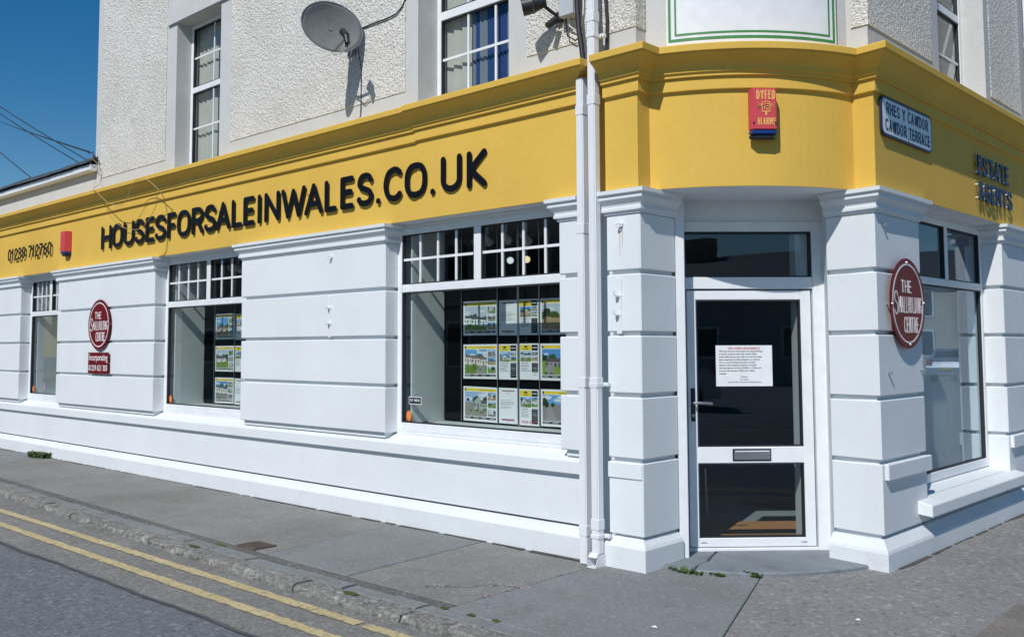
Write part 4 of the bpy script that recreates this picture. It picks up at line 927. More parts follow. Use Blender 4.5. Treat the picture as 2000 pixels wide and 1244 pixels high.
# ---------------------------------------------------------------- security light and cables
t = thing('security_light', 'black security floodlight with sensor on the upper wall beside the downpipes', 'light', (-4.75, 5.5, 4.1))
a = Vector((-4.70, 5.36, 4.175)); dv = Vector((-.72, -.55, -.18)).normalized()
mb = MB(); mb.cyl(a, a + dv * .075, .042, .062, 18); mb.cyl(a + dv * .076, a + dv * .16, .066, .068, 18); mb.cyl(a - dv * .03, a, .030, .042, 16); mb.build('lamp_head', 'dark', t, smooth=True)
mb = MB(); mb.tube([a + Vector((0, .01, -.02)), a + Vector((.01, .09, -.05)), (-4.66, 5.50, 4.09)], .014, 8); mb.cyl((-4.66, 5.535, 4.09), (-4.66, 5.49, 4.09), .040, .036, 14); mb.build('bracket', 'dark', t)
mb = MB(); mb.cyl((-4.66, 5.47, 4.06), (-4.685, 5.40, 4.0), .030, .026, 12); mb.build('sensor', 'dark', t)
t = thing('junction_box', 'pale grey junction box between the security light and the cables', 'box', (-4.55, 5.5, 4.05))
MB().wbox(-4.61, -4.47, 5.44, 5.535, 4.055, 4.30).build('box', 'boxgrey', t, bevel=.006)
for x, z in ((-4.598, 4.07), (-4.482, 4.07)): MB().cyl((x, 5.442, z), (x, 5.436, z), .006, None, 8).build('screw', 'boxgrey', t)
o = MB().tube([(-4.55, 5.49, 4.06), (-4.55, 5.50, 3.99), (-4.50, 5.51, 3.95), (-4.44, 5.51, 3.98), (-4.42, 5.51, 4.10), (-4.43, 5.52, 4.4)], .006, 6).build('loop_cable', 'cablewhite'); tag(o, 'white cable looping below the grey junction box', 'cable')
o = MB().tube([(-4.58, 5.49, 4.06), (-4.57, 5.50, 3.92), (-4.50, 5.51, 3.87), (-4.43, 5.51, 3.90)], .006, 6).build('loop_cable', 'cable'); tag(o, 'black cable hanging lowest below the junction box', 'cable')
o = MB().tube([(-4.47, 5.47, 4.6), (-4.45, 5.46, 4.3), (-4.43, 5.45, 4.1), (-4.40, 5.43, 3.9), (-4.37, 5.42, 3.78), (-4.352, 5.42, 3.64)], .020, 10).build('thick_cable', 'cable', smooth=True); tag(o, 'thick black cable bundle beside the taller downpipe', 'cable')
o = MB().tube([(-4.215, 5.50, 4.6), (-4.215, 5.51, 4.2), (-4.205, 5.52, 3.95), (-4.215, 5.52, 3.67)], .013, 8).build('thin_cable', 'cable'); tag(o, 'black cable running just right of the taller downpipe', 'cable')
lc = [(-12.9, 5.40, 4.14), (-12.82, 5.5, 4.0), (-12.84, 5.52, 3.8), (-12.62, 5.33, 3.665), (-12.40, 5.29, 3.59), (-12.2319, 5.30, 3.4879), (-12.0012, 5.29, 3.3965), (-11.707, 5.30, 3.3522), (-11.5265, 5.30, 3.4294), (-11.3929, 5.28, 3.542), (-11.2042, 5.27, 3.6017), (-10.9624, 5.27, 3.5718), (-10.7625, 5.28, 3.4671), (-10.70, 5.34, 3.36), (-10.80, 5.44, 3.24), (-10.84, 5.49, 3.03), (-10.86, 5.49, 2.82), (-10.90, 5.49, 2.70), (-11.02, 5.49, 2.675)]
def smooth3(p, n=4):
    xy = _cr([(q[0], q[1]) for q in p], n); xz = _cr([(q[0], q[2]) for q in p], n); return [(a[0], a[1], b[1]) for a, b in zip(xy, xz)]
o = MB().tube(smooth3(lc), .0045, 6).build('loose_cable', 'cablecream'); tag(o, 'pale loose cable looping over the yellow cornice and down to a window', 'cable')
l2 = [(-12.135, 5.30, 3.3842), (-12.15, 5.38, 3.24), (-11.95, 5.44, 3.10), (-11.55, 5.45, 3.04), (-11.30, 5.44, 3.10), (-11.00, 5.40, 3.25), (-10.75, 5.30, 3.3795)]
o = MB().tube(smooth3(l2), .0035, 6).build('loose_cable', 'cablecream'); tag(o, 'second slack cable loop hanging in front of the letters', 'cable')
for k, (a, b, lb) in enumerate((((-42.52, 14, 11.69), (-33.0, 14, 7.92), 'topmost of the overhead wires crossing the blue sky'), ((-42.49, 14, 11.38), (-33.6, 14, 7.89), 'overhead wire just below the topmost one in the sky'), ((-42.463, 14, 11.051), None, 'overhead wire running to the roof corner of the tall wall'), ((-42.34, 14, 9.73), (-36.5, 14, 7.25), 'lowest overhead wire at the left edge of the sky'))):
    A_ = Vector(a); B_ = Vector(b) if b else Vector((-12.99, 5.42, 4.225)); A2 = A_ + (A_ - B_) * .15
    o = MB().tube([A2.lerp(B_, i / 12) - Vector((0, 0, .25 * math.sin(math.pi * i / 12))) * (0.15 if b else 0.12) for i in range(13)], .020 if b else .013, 5).build('overhead_wire', 'cable'); tag(o, lb, 'wire', 'overhead wires')
mb = MB(); mb.tube([(-12.97, 5.40, 4.20), (-12.93, 5.45, 4.22), (-12.90, 5.47, 4.15), (-12.95, 5.42, 4.08), (-12.9, 5.46, 4.0), (-12.88, 5.5, 4.1), (-12.94, 5.44, 4.19)], .008, 6); o = mb.build('cable_knot', 'cable'); tag(o, 'tangle of cable at the roof corner under the wires', 'cable')

# ---------------------------------------------------------------- window display
MC = M['print']
class Card:
    def __init__(s, w, h, bg=(.80, .82, .84)): s.w, s.h = w, h; s.p = [[bg] * w for _ in range(h)]
    def rect(s, x0, y0, x1, y1, c):
        for y in range(max(0, int(round(y0 * s.h))), min(s.h, int(round(y1 * s.h)))):
            for x in range(max(0, int(round(x0 * s.w))), min(s.w, int(round(x1 * s.w)))): s.p[y][x] = c(x, y) if callable(c) else c
    def photo(s, x0, y0, x1, y1, rr, st):
        X0, X1, Y0, Y1 = int(round(x0 * s.w)), int(round(x1 * s.w)), int(round(y0 * s.h)), int(round(y1 * s.h)); W_, H_ = X1 - X0, Y1 - Y0
        if W_ < 2 or H_ < 2: return
        kind = rr.choice(('gable', 'bungalow', 'terrace', 'tower', 'field')); hz = rr.uniform(.36, .55); wall = tuple(x * rr.uniform(.85, 1.1) for x in st['wall']); roof = st['roof']
        skyc = rr.choice(((.09, .28, .60), (.14, .36, .66), (.30, .46, .66), (.45, .54, .62))); tilt = rr.uniform(-.12, .12); drive = rr.random() < .5; da = rr.uniform(.2, .8)
        tr = [(rr.uniform(-.05, 1.05), hz + rr.uniform(-.14, .03), rr.uniform(.05, .17), rr.uniform(.6, 1.3)) for _ in range(rr.randint(4, 10))]
        cl = [(rr.uniform(0, 1), rr.uniform(.03, .32), rr.uniform(.06, .2)) for _ in range(rr.randint(1, 6))]; bushes = [(rr.uniform(0, 1), rr.uniform(hz + .18, .95), rr.uniform(.03, .09)) for _ in range(rr.randint(0, 5))]
        bl = []                                                  # house blocks: left, right, eaves, ground, ridge
        if kind == 'gable': a_ = rr.uniform(.12, .4); bl = [(a_, a_ + .42, hz - .02, hz + .30, hz - .24), (a_ + .34, min(1.0, a_ + .72), hz + .05, hz + .27, hz - .08)]
        elif kind == 'bungalow': a_ = rr.uniform(.0, .15); bl = [(a_, a_ + .78, hz + .06, hz + .24, hz - .09)]
        elif kind == 'terrace': bl = [(-.05 + .36 * q, .31 + .36 * q, hz - .03 + .03 * q, hz + .26, hz - .15 + .03 * q) for q in range(3)]
        elif kind == 'tower': bl = [(.38, .72, hz - .26, hz + .30, hz - .26), (.1, .42, hz - .05, hz + .28, hz - .05)]
        for j in range(H_):
            for i in range(W_):
                u, v = (i + .5) / W_, (j + .5) / H_; g = rr.uniform(.78, 1.22); vv = v + tilt * (u - .5) * .5
                if v < hz:
                    c = skyc if not any(((u - a) / r) ** 2 + ((v - b) / (r * .4)) ** 2 < rr.uniform(.6, 1.1) for a, b, r in cl) else (.66, .70, .75)
                else:
                    c = tuple(x * g for x in st['ground'])
                    if drive and abs(u - da - (v - 1) * (da - .5) * -1.2) < .05 + .28 * (v - hz): c = tuple(x * g for x in (.30, .29, .28))
                for a, b, r, k in tr:
                    if ((u - a) / r) ** 2 + ((v - b) / (r * 1.1)) ** 2 < rr.uniform(.65, 1.15): c = (.040 * g * k, .075 * g * k, .018 * g * k)
                for (l, r, e, gr, rd) in bl:
                    if l < u < r and rd < vv < gr:
                        m = abs((u - (l + r) / 2) / ((r - l) / 2)); k = (u - l) / (r - l)
                        if vv < e:
                            if kind == 'gable' and (r - l) > .40: inside = m < (vv - rd) / max(.01, e - rd); c = (wall if m < (vv - rd) / max(.01, e - rd) - .12 else tuple(x * g for x in roof)) if inside else c
                            else: c = tuple(x * g for x in roof) if m < .88 + .12 * (vv - rd) / max(.01, e - rd) else c
                        else:
                            q = (vv - e) / (gr - e); c = tuple(x * rr.uniform(.93, 1.05) for x in wall) if k > .06 else tuple(x * .5 for x in wall)
                            nw = 3 if kind != 'bungalow' else 5
                            if .2 < q < .55 and .3 < (k * nw) % 1 < .72: c = (.03, .04, .06)
                            elif q > .45 and abs(k - .52) < .05: c = rr.choice(((.05, .05, .06), (.12, .03, .02)))
                for a, b, r in bushes:
                    if ((u - a) / r) ** 2 + ((v - b) / (r * .8)) ** 2 < rr.uniform(.6, 1.1): c = (.07 * g, .15 * g, .025 * g)
                s.p[Y0 + j][X0 + i] = tuple(min(.9, x) for x in c)
    def lines(s, x0, y0, x1, y1, n, rr, c=(.45, .46, .48)):
        for k in range(n): y = y0 + (y1 - y0) * k / n; s.rect(x0, y, x0 + (x1 - x0) * rr.uniform(.6, 1), y + max(1.0 / s.h, .4 * (y1 - y0) / n), c)
    def build(s, name, F, u0, u1, z0, z1, d, parent):
        vs = []; fs = []; W_, H_ = s.w, s.h
        for j in range(H_ + 1):
            for i in range(W_ + 1): vs.append(F.P(u0 + (u1 - u0) * i / W_, d, z1 + (z0 - z1) * j / H_))
        for j in range(H_):
            for i in range(W_): a = j * (W_ + 1) + i; fs.append((a, a + W_ + 1, a + W_ + 2, a + 1))
        me = bpy.data.meshes.new(name); me.from_pydata(vs, [], fs); me.materials.append(MC)
        at = me.color_attributes.new('Col', 'FLOAT_COLOR', 'CORNER'); buf = []
        for j in range(H_):
            for i in range(W_): buf += [*s.p[j][i], 1.0] * 4
        at.data.foreach_set('color', buf)
        return link(bpy.data.objects.new(name, me), parent)
YEL, BLK = (.78, .60, .05), (.015, .018, .022)
ST = [dict(wall=(.75, .75, .74), roof=(.10, .11, .12), ground=(.16, .26, .05)), dict(wall=(.70, .68, .62), roof=(.22, .17, .16), ground=(.13, .24, .04)), dict(wall=(.42, .40, .37), roof=(.12, .12, .13), ground=(.28, .26, .23)),
      dict(wall=(.62, .57, .48), roof=(.16, .15, .15), ground=(.36, .27, .14)), dict(wall=(.35, .33, .30), roof=(.10, .09, .09), ground=(.20, .32, .06)), dict(wall=(.72, .73, .74), roof=(.14, .15, .17), ground=(.24, .23, .22))]
class Tilt:
    def __init__(s, F, u0, t): s.F, s.u0, s.t = F, u0, t
    def P(s, u, d, z): return s.F.P(u, d, z + (u - s.u0) * s.t)
def card(F, u0, z1, kind, seed, d, label, dim=1.0):
    rr = random.Random(seed); st = ST[seed % 6]
    w, h = (.42, .297) if kind == 'A3' else (.21, .297)
    z1 += rr.uniform(-.004, .004); u0 += rr.uniform(-.003, .003); F = Tilt(F, u0, rr.uniform(-.010, .010))
    t = thing('property_card', label, 'poster', F.P(u0 + w / 2, d, z1 - h), 'property cards in the shop windows')
    if kind == 'A3':
        c = Card(84, 60); c.rect(.02, .03, .98, .97, (.80, .82, .84)); c.rect(.02, .03, .98, .12, YEL); c.rect(.45, .06, .92, .09, (.35, .27, .04)); c.rect(.035, .04, .075, .11, BLK)
        c.photo(.03, .135, .70, .86, rr, st)
        for q in range(3): c.photo(.725, .135 + .245 * q, .97, .135 + .245 * q + .225, rr, ST[(seed + q + 1) % 6])
        c.rect(.03, .88, .97, .955, BLK)
        for q in range(4): c.rect(.06 + .24 * q, .905, .06 + .24 * q + .15, .93, (.35, .36, .38))
    elif kind == 'A4':
        c = Card(42, 60); c.rect(.0, .02, .62, .19, YEL); c.rect(.24, .05, .40, .10, BLK); c.rect(.18, .13, .46, .155, BLK); c.rect(.65, .02, .97, .19, BLK); c.rect(.70, .09, .92, .11, (.5, .5, .5))
        c.photo(.02, .205, .62, .50, rr, st)
        for q in range(2): c.photo(.65, .205 + .15 * q, .97, .205 + .15 * q + .135, rr, ST[(seed + q + 2) % 6])
        c.lines(.05, .53, .60, .80, 10, rr); c.rect(.65, .53, .97, .97 if seed % 2 else .80, BLK)
        for q in range(6): c.rect(.69, .56 + .065 * q, .92, .58 + .065 * q, (.30, .31, .33))
    else:
        c = Card(42, 60); c.rect(.15, .05, .85, .085, (.30, .12, .14)); c.rect(.38, .115, .60, .13, (.4, .4, .5)); c.lines(.08, .34, .92, .60, 7, rr, (.42, .43, .45)); c.rect(.08, .66, .30, .675, (.5, .5, .5)); c.rect(.15, .89, .85, .925, (.30, .12, .14)); c.rect(.38, .945, .60, .96, (.4, .4, .5))
    c.build('print', F, u0, u0 + w, z1 - h, z1, d + .0028, t)
    mb = MB(); mb.box(F, u0 - .006, u0 + w + .006, d - .003, d + .002, z1 - h - .006, z1 + .006); mb.build('backing', 'paper', t)
    if kind == 'A4' and seed == 31: text('lettering', 'UNDER OFFER', F, u0 + .012, d + .0035, z1 - h + .014, .030, 'redink', t, .85, 'LEFT', .0)
    return t
def display(x0, x1, yb, label):
    t = thing('display_board', label, 'board', (x0, yb, .86), 'black display boards in the shop windows')
    MB().wbox(x0, x1, yb + .012, yb + .035, .885, 2.16).build('panel', 'board', t)
    return t
DBD = 6.085
display(-6.598, -4.45, DBD, 'black display board in the window nearest the door'); display(-11.03, -8.95, DBD, 'black display board in the middle window of the long wall')
FB = Fr((0, DBD), (1, 0))
rows = [(1.957, 'top row'), (1.572, 'middle row'), (1.188, 'bottom row')]
cols = [('A3', -6.308, 'first column'), ('A4', -5.854, 'second column'), ('A4', -5.607, 'third column'), ('A3', -5.366, 'fourth column')]
seeds = {(0, 0): 0, (0, 1): 'L', (0, 2): 9, (0, 3): 3, (1, 0): 1, (1, 1): 7, (1, 2): 6, (1, 3): 10, (2, 0): 2, (2, 1): 'L', (2, 2): 31, (2, 3): 5}
for r_, (z, rn) in enumerate(rows):
    for c_, (kd, x, cn) in enumerate(cols):
        s_ = seeds[(r_, c_)]; k = 'LT' if s_ == 'L' else kd
        card(FB, x, z, k, 40 + r_ if s_ == 'L' else s_, .012, '%s, %s, window nearest the door' % ({'A3': 'wide yellow-headed property card', 'A4': 'narrow yellow-headed property card', 'LT': 'plain white letter card'}[k] + (' marked UNDER OFFER' if s_ == 31 else ''), rn + ' ' + cn))
    card(FB, -10.702, z, 'A3', (15, 12, 17)[r_], .012, 'wide yellow-headed property card, %s in the middle window of the long wall' % rn)
    card(FB, -10.246, z, ('A4', 'A4', 'LT')[r_], (21, 24, 45)[r_], .012, 'narrow card half hidden by the pier, %s of the middle window' % rn)
for x, lb in ((-6.335, 'first'), (-5.876, 'second'), (-5.632, 'third'), (-5.618, 'fourth'), (-5.380, 'fifth')):
    o = MB().cyl((x, DBD - .018, .868), (x, DBD - .018, 2.70), .0032, None, 6).build('display_wire', 'steel'); tag(o, lb + ' vertical steel display wire in the window nearest the door', 'wire', 'display wires')
for x, lb in ((-10.73, 'left'), (-10.262, 'right')):
    o = MB().cyl((x, DBD - .018, .868), (x, DBD - .018, 2.70), .0032, None, 6).build('display_wire', 'steel'); tag(o, lb + ' vertical steel display wire in the middle window of the long wall', 'wire', 'display wires')
for x0, x1, lb in ((-6.735, -4.45, 'nearest the door'), (-11.16, -8.95, 'in the middle of the long wall'), (-15.52, -14.0, 'at the far left')):
    o = MB().wbox(x0, x1, 5.72, 6.16, .842, .866).build('window_shelf', 'panel'); tag(o, 'pale shelf inside the window ' + lb, 'shelf', 'window shelves')
for x, y1, lb in ((-6.62, 6.12, 'nearest the door'), (-11.05, 6.12, 'in the middle of the long wall'), (-15.40, 7.2, 'at the far left')):
    o = MB().wbox(x - .02, x, 5.72, y1, .868, 2.755).build('display_partition', 'panel'); tag(o, 'white side partition inside the window ' + lb, 'panel', 'white side partitions')
o = MB().wbox(-15.38, -13.9, 7.2, 7.23, .02, 2.755).build('back_panel', 'panel'); tag(o, 'white back panel inside the far left window', 'panel')
o = MB().wbox(-3.145, -3.12, 7.52, 9.57, .40, 2.09).build('back_panel', 'panel'); tag(o, 'white back panel inside the side street window', 'panel')
# stickers
def sticker(F, u, z, rx, rz, d, mat, label, rect=False):
    t = thing('window_sticker', label, 'sticker', F.P(u, d, z - rz))
    if rect:
        MB().box(F, u - rx, u + rx, d, d + .001, z - rz, z + rz).build('edge', 'paper', t); MB().box(F, u - rx + .006, u + rx - .006, d + .0012, d + .002, z - rz + .006, z + rz - .006).build('face', mat, t)
        text('lettering', 'FLY  MEDIA', F, u, d + .003, z - .008, .030, 'paper', t, .85, 'CENTER', .0004)
    else:
        mb = MB(); n = 24; mb.add([F.P(u + rx * math.cos(2 * math.pi * i / n), dd, z + rz * math.sin(2 * math.pi * i / n)) for dd in (d, d + .0012) for i in range(n)], [tuple(range(n)), tuple(range(n, 2 * n))] + [(i, (i + 1) % n, n + (i + 1) % n, n + i) for i in range(n)]); mb.build('face', mat, t)
        mb = MB()
        for k in range(3): mb.box(F, u - rx * .55, u + rx * .55, d + .0014, d + .002, z + rz * (.45 - .4 * k), z + rz * (.60 - .4 * k))
        mb.build('lettering', 'gold', t)
dg_ = -.1795
sticker(FA, -6.615, .935, .036, .048, dg_, 'orange', 'orange oval sticker low on the window nearest the door')
sticker(FA, -6.53, 1.075, .085, .034, dg_, 'ink', 'small black rectangular sticker low on the window nearest the door', True)
sticker(FA, -11.06, .935, .034, .048, dg_, 'orange', 'orange oval sticker low on the middle window of the long wall')
sticker(FA, -15.40, .94, .036, .05, dg_, 'orange', 'orange oval sticker low on the far left window')
sticker(FA, -14.98, .98, .03, .07, dg_, 'purple', 'purple sticker low on the far left window')
# track spotlights behind the top lights
rr = random.Random(6)
for k, (x, y, z, lit) in enumerate(((-6.52, 6.45, 2.54, 0), (-6.375, 6.45, 2.57, 0), (-6.125, 6.45, 2.57, 0), (-5.874, 6.45, 2.54, 0), (-7.156, 7.6, 2.51, 1), (-6.912, 7.6, 2.505, 2), (-11.02, 6.45, 2.57, 0), (-10.84, 6.45, 2.56, 0))):
    nm = ['first', 'second', 'third', 'fourth'][k] + ' white spotlight from the left behind the top panes of the window nearest the door' if k < 4 else {4: 'cool white lit spotlight deeper in the shop', 5: 'warm lit spotlight deeper in the shop', 6: 'left white spotlight behind the top panes of the middle window', 7: 'right white spotlight behind the top panes of the middle window'}[k]
    t = thing('spotlight', nm, 'lamp', (x, y, z - .1), 'ceiling spotlights')
    MB().cyl((x, y, 2.757), (x, y, z + .03), .012, None, 8).build('stem', 'paper', t)
    dv = Vector((.15, .8, -.75)) if not lit else Vector((.62, -.72, -.28)); dv.normalize(); c0 = Vector((x, y, z))
    MB().cyl(c0 - dv * .06, c0 + dv * .05, .028, .042, 14).build('lamp_body', 'paper', t)
    MB().cyl(c0 + dv * .051, c0 + dv * .056, .036, None, 14).build('lamp_face', {0: 'boxgrey', 1: 'lampw', 2: 'lamp'}[lit], t)

# ---------------------------------------------------------------- notice and things behind the door
t = thing('door_notice', 'white notice headed NEW HYBRID ARRANGEMENTS taped inside the door glass', 'notice', FD.P(0, -.04, 1.24))
DNd = -.029
MB().sheet(FD, -.268, .200, DNd, 1.232, 1.572).build('plastic_sleeve', 'glass', t)
MB().box(FD, -.252, .182, DNd + .001, DNd + .0018, 1.246, 1.556).build('paper', 'paper', t)
text('heading', 'NEW HYBRID ARRANGEMENTS', FD, -.035, DNd + .0024, 1.529, .0185, 'redink', t, .95, 'CENTER', .0003, .0002)
MB().box(FD, -.155, .085, DNd + .0020, DNd + .0024, 1.5245, 1.5262).build('underline', 'redink', t)
for k, ln in enumerate(('With more and more home buyers now using technology', 'to look for properties rather than actually visiting', 'physical offices anymore and with more and more estate', 'agents dispensing with offices altogether, our staff now', 'work in a hybrid working environment whereby', 'telephone calls and general enquiries are handled', 'remotely between the hours of 9:00hrs to 13:00hrs and', 'from this office between 13:00hrs and 17:00hrs', 'weekdays.')):
    text('line', ln, FD, -.228, DNd + .0024, 1.506 - k * .0212, .0175, 'ink', t, .82, 'LEFT', .0002, .0002)
for k, ln in enumerate(('Thank you.', 'Your Team at', 'Houses For Sale In Wales & The Smallholding Centre')): text('line', ln, FD, -.035, DNd + .0024, 1.313 - k * .0205, .0150, 'ink', t, .80, 'CENTER', .0001, .0002)
FI = Fr((-3.665, 6.544), (1, 1))
o = MB().box(FI, -.42, 1.0, -1.12, -.16, .021, .034).build('door_mat', 'coir', bevel=.004); tag(o, 'brown coir mat just inside the door', 'mat')
MB().box(FD, .405, .60, -.24, -.101, .02, 2.60).build('inner_reveal', 'panel', door)
t = thing('office_chair', 'black chair in the dim room behind the door', 'chair', FI.P(-.22, -1.6, .02))
mb = MB(); mb.box(FI, -.40, .02, -1.86, -1.42, .44, .50); mb.build('seat', 'fabric', t, bevel=.02, seg=2)
mb = MB(); mb.box(FI, -.40, .02, -1.44, -1.39, .58, .96); mb.build('backrest', 'fabric', t, bevel=.02, seg=2)
for u in (-.37, -.01):
    for d in (-1.83, -1.44): MB().cyl(FI.P(u, d, .02), FI.P(u * .95 - .01, d, .45), .012, None, 8).build('leg', 'steel' if (u, d) == (-.01, -1.44) else 'dark', t)
    MB().cyl(FI.P(u, -1.42, .5), FI.P(u, -1.42, .60), .012, None, 8).build('back_support', 'dark', t)
t = thing('desk', 'brown wooden desk in the dim room behind the door', 'desk', FI.P(.5, -2.4, .02))
MB().box(FI, -.1, 1.4, -2.9, -2.1, .72, .75).build('desk_top', 'wood', t, bevel=.004); MB().box(FI, -.05, -.02, -2.88, -2.12, .02, .719).build('side', 'wood', t); MB().box(FI, 1.30, 1.33, -2.88, -2.12, .02, .719).build('side', 'wood', t); MB().box(FI, -.019, 1.299, -2.86, -2.84, .3, .719).build('modesty_panel', 'wood', t)
t = thing('interior_board', 'dim board of property cards on the back wall behind the door', 'board', FI.P(-.4, -3.4, 1.0))
MB().box(FI, -1.6, .12, -3.44, -3.42, .95, 2.3).build('panel', 'board', t)
for r_ in range(3):
    for c_ in range(4): MB().box(FI, -1.5 + c_ * .40, -1.5 + c_ * .40 + .22, -3.418, -3.412, 1.88 - r_ * .38, 2.16 - r_ * .38).build('card', ('room', 'panel', 'ceil')[(r_ + c_) % 3], t)

# ---------------------------------------------------------------- weeds and moss
def weed(name, x, y, z, n, spread, h, seed, label, w=.012):
    rr = random.Random(seed); mb = MB()
    for _ in range(n):
        a = rr.uniform(0, 2 * math.pi); r = spread * rr.random() ** .6; bx, by = x + r * math.cos(a) * 1.3, y + r * math.sin(a) * .45
        b = rr.uniform(0, 2 * math.pi); L = h * rr.uniform(.5, 1.15); lean = rr.uniform(.3, 1.1); dx, dy = math.cos(b), math.sin(b); sx, sy = -dy * w * rr.uniform(.7, 1.3), dx * w * rr.uniform(.7, 1.3)
        p1 = (bx + dx * lean * L * .35, by + dy * lean * L * .35, z + L * .6); p2 = (bx + dx * lean * L, by + dy * lean * L, z + L * (.95 - .4 * lean))
        mb.add([(bx - sx * .4, by - sy * .4, z - .005), (bx + sx * .4, by + sy * .4, z - .005), (p1[0] + sx, p1[1] + sy, p1[2]), (p1[0] - sx, p1[1] - sy, p1[2]), p2], [(0, 1, 2, 3), (3, 2, 4)])
    o = mb.build(name, 'weed', recalc=False); return tag(o, label, 'weed', 'weeds in the pavement cracks')
weed('weed', -14.45, 5.44, 0, 170, .24, .10, 1, 'leafy green weed clump at the foot of the wall on the far left', .02)
weed('weed', -3.705, 5.68, 0, 80, .10, .042, 2, 'largest weed tuft at the left front of the doorstep')
weed('weed', -3.515, 5.745, 0, 36, .06, .028, 3, 'low weed tuft in front of the middle of the doorstep')
weed('weed', -3.30, 5.88, 0, 45, .05, .042, 4, 'small upright weed tuft at the right front of the doorstep')
def moss(x, y, rx, ry, seed, label):
    rr = random.Random(seed); mb = MB(); n = 14; vs = [(x, y, .012)]
    for i in range(n): a = 2 * math.pi * i / n; k = rr.uniform(.6, 1.2); vs.append((x + rx * k * math.cos(a), y + ry * k * math.sin(a), .001))
    mb.add(vs, [(0, 1 + i, 1 + (i + 1) % n) for i in range(n)]); o = mb.build('moss', 'moss', smooth=True); return tag(o, label, 'moss', 'moss along the kerb joints')
moss(-7.06, 3.84, .09, .025, 1, 'moss patch in the kerb joint left of the drain grating'); moss(-6.93, 4.0, .09, .018, 2, 'thin moss line beside the dark tarmac strip near the drain')
moss(-4.97, 3.79, .085, .03, 3, 'bright moss patch on the kerb midway along'); moss(-4.27, 3.95, .04, .02, 4, 'small moss patch at the pavement joint near the corner'); moss(-4.05, 3.96, .035, .015, 5, 'tiny moss patch right of the pavement joint'); moss(-3.86, 3.97, .04, .015, 6, 'moss line on the kerb nearest the corner')
# loose chips along the cracked seam and litter specks
def chips(name, pts, n, s0, s1, seed, mat, label, jit):
    rr = random.Random(seed); mb = MB()
    for _ in range(n):
        k = rr.uniform(0, len(pts) - 1.001); i = int(k); w = k - i; x = pts[i][0] * (1 - w) + pts[i + 1][0] * w + rr.gauss(0, jit); y = pts[i][1] * (1 - w) + pts[i + 1][1] * w + rr.gauss(0, jit); s = rr.uniform(s0, s1)
        vs = [(x + s * math.cos(a + rr.uniform(-.3, .3)), y + s * math.sin(a) * rr.uniform(.6, 1), .001) for a in (0, 1.57, 3.14, 4.71)] + [(x, y, s * rr.uniform(.4, .8))]
        mb.add(vs, [(0, 1, 4), (1, 2, 4), (2, 3, 4), (3, 0, 4)])
    o = mb.build(name, mat); return tag(o, label, 'rubble', None, 'stuff')
chips('loose_chippings', [(-4.75, 4.25), (-4.55, 4.42), (-4.38, 4.60), (-4.22, 4.66)], 170, .006, .017, 1, 'kerb', 'crumbled pale chippings along the broken pavement seam', .018)
chips('loose_chippings', [(-4.26, 3.99), (-4.28, 4.3), (-4.29, 4.7), (-4.3, 5.2)], 60, .004, .011, 2, 'kerb', 'fine chippings in the pavement joint near the corner', .012)
for x, y, s, lb in ((-3.12, 4.46, .022, 'white scrap of litter on the pavement in front of the door'), (-2.35, 5.35, .018, 'white speck of litter on the tarmac right of the door')):
    o = MB().add([(x - s, y, .004), (x, y - s * .5, .006), (x + s, y + .004, .005), (x, y + s * .5, .012)], [(0, 1, 2, 3)]).build('litter_scrap', 'paper'); tag(o, lb, 'litter')

# ---------------------------------------------------------------- across the streets (seen in the glass)
def house(name, x0, x1, y0, y1, ze, zr, axis, wallm, label, wins=(), chim=()):
    t = thing(name, label, 'house', ((x0 + x1) / 2, (y0 + y1) / 2, 0))
    MB().wbox(x0, x1, y0, y1, -.1, ze).build('wall', wallm, t)
    e = .3
    if axis == 'x':
        ym = (y0 + y1) / 2; v = [(x0 - e, y0 - e, ze - .1), (x1 + e, y0 - e, ze - .1), (x1 + e, ym, zr), (x0 - e, ym, zr), (x0 - e, y1 + e, ze - .1), (x1 + e, y1 + e, ze - .1)]
        gab = [(x0, y0, ze), (x0, y1, ze), (x0, ym, zr - .15), (x1, y0, ze), (x1, y1, ze), (x1, ym, zr - .15)]
    else:
        xm = (x0 + x1) / 2; v = [(x0 - e, y0 - e, ze - .1), (x0 - e, y1 + e, ze - .1), (xm, y1 + e, zr), (xm, y0 - e, zr), (x1 + e, y0 - e, ze - .1), (x1 + e, y1 + e, ze - .1)]
        gab = [(x0, y0, ze), (x1, y0, ze), (xm, y0, zr - .15), (x0, y1, ze), (x1, y1, ze), (xm, y1, zr - .15)]
    r = MB().add(v, [(0, 1, 2, 3), (3, 2, 5, 4)]).build('roof', 'slate', t); so = r.modifiers.new('s', 'SOLIDIFY'); so.thickness = .12
    MB().add(gab, [(0, 1, 2), (3, 4, 5)]).build('gable', wallm, t)
    for cx, cy in chim:
        c = MB().wbox(cx - .45, cx + .45, cy - .7, cy + .7, ze, zr + 1.0).build('chimney', 'brick', r)
    for side, a, z, w, h in wins:
        f = {'y-': lambda u, d: (u, y0 - d), 'y+': lambda u, d: (u, y1 + d), 'x-': lambda u, d: (x0 - d, u), 'x+': lambda u, d: (x1 + d, u)}[side]
        def bx(u0, u1, d0, d1, z0, z1): vs = [(*f(u, d), zz) for zz in (z0, z1) for d in (d0, d1) for u in (u0, u1)]; return MB().add(vs, [(0, 1, 3, 2), (4, 6, 7, 5), (0, 4, 5, 1), (2, 3, 7, 6), (0, 2, 6, 4), (1, 5, 7, 3)])
        wf = bx(a - w / 2, a + w / 2, 0, .05, z, z + h).build('window', 'upvc', t); bx(a - w / 2 + .1, a + w / 2 - .1, .051, .06, z + .1, z + h - .1).build('pane', 'board', wf)
    return t
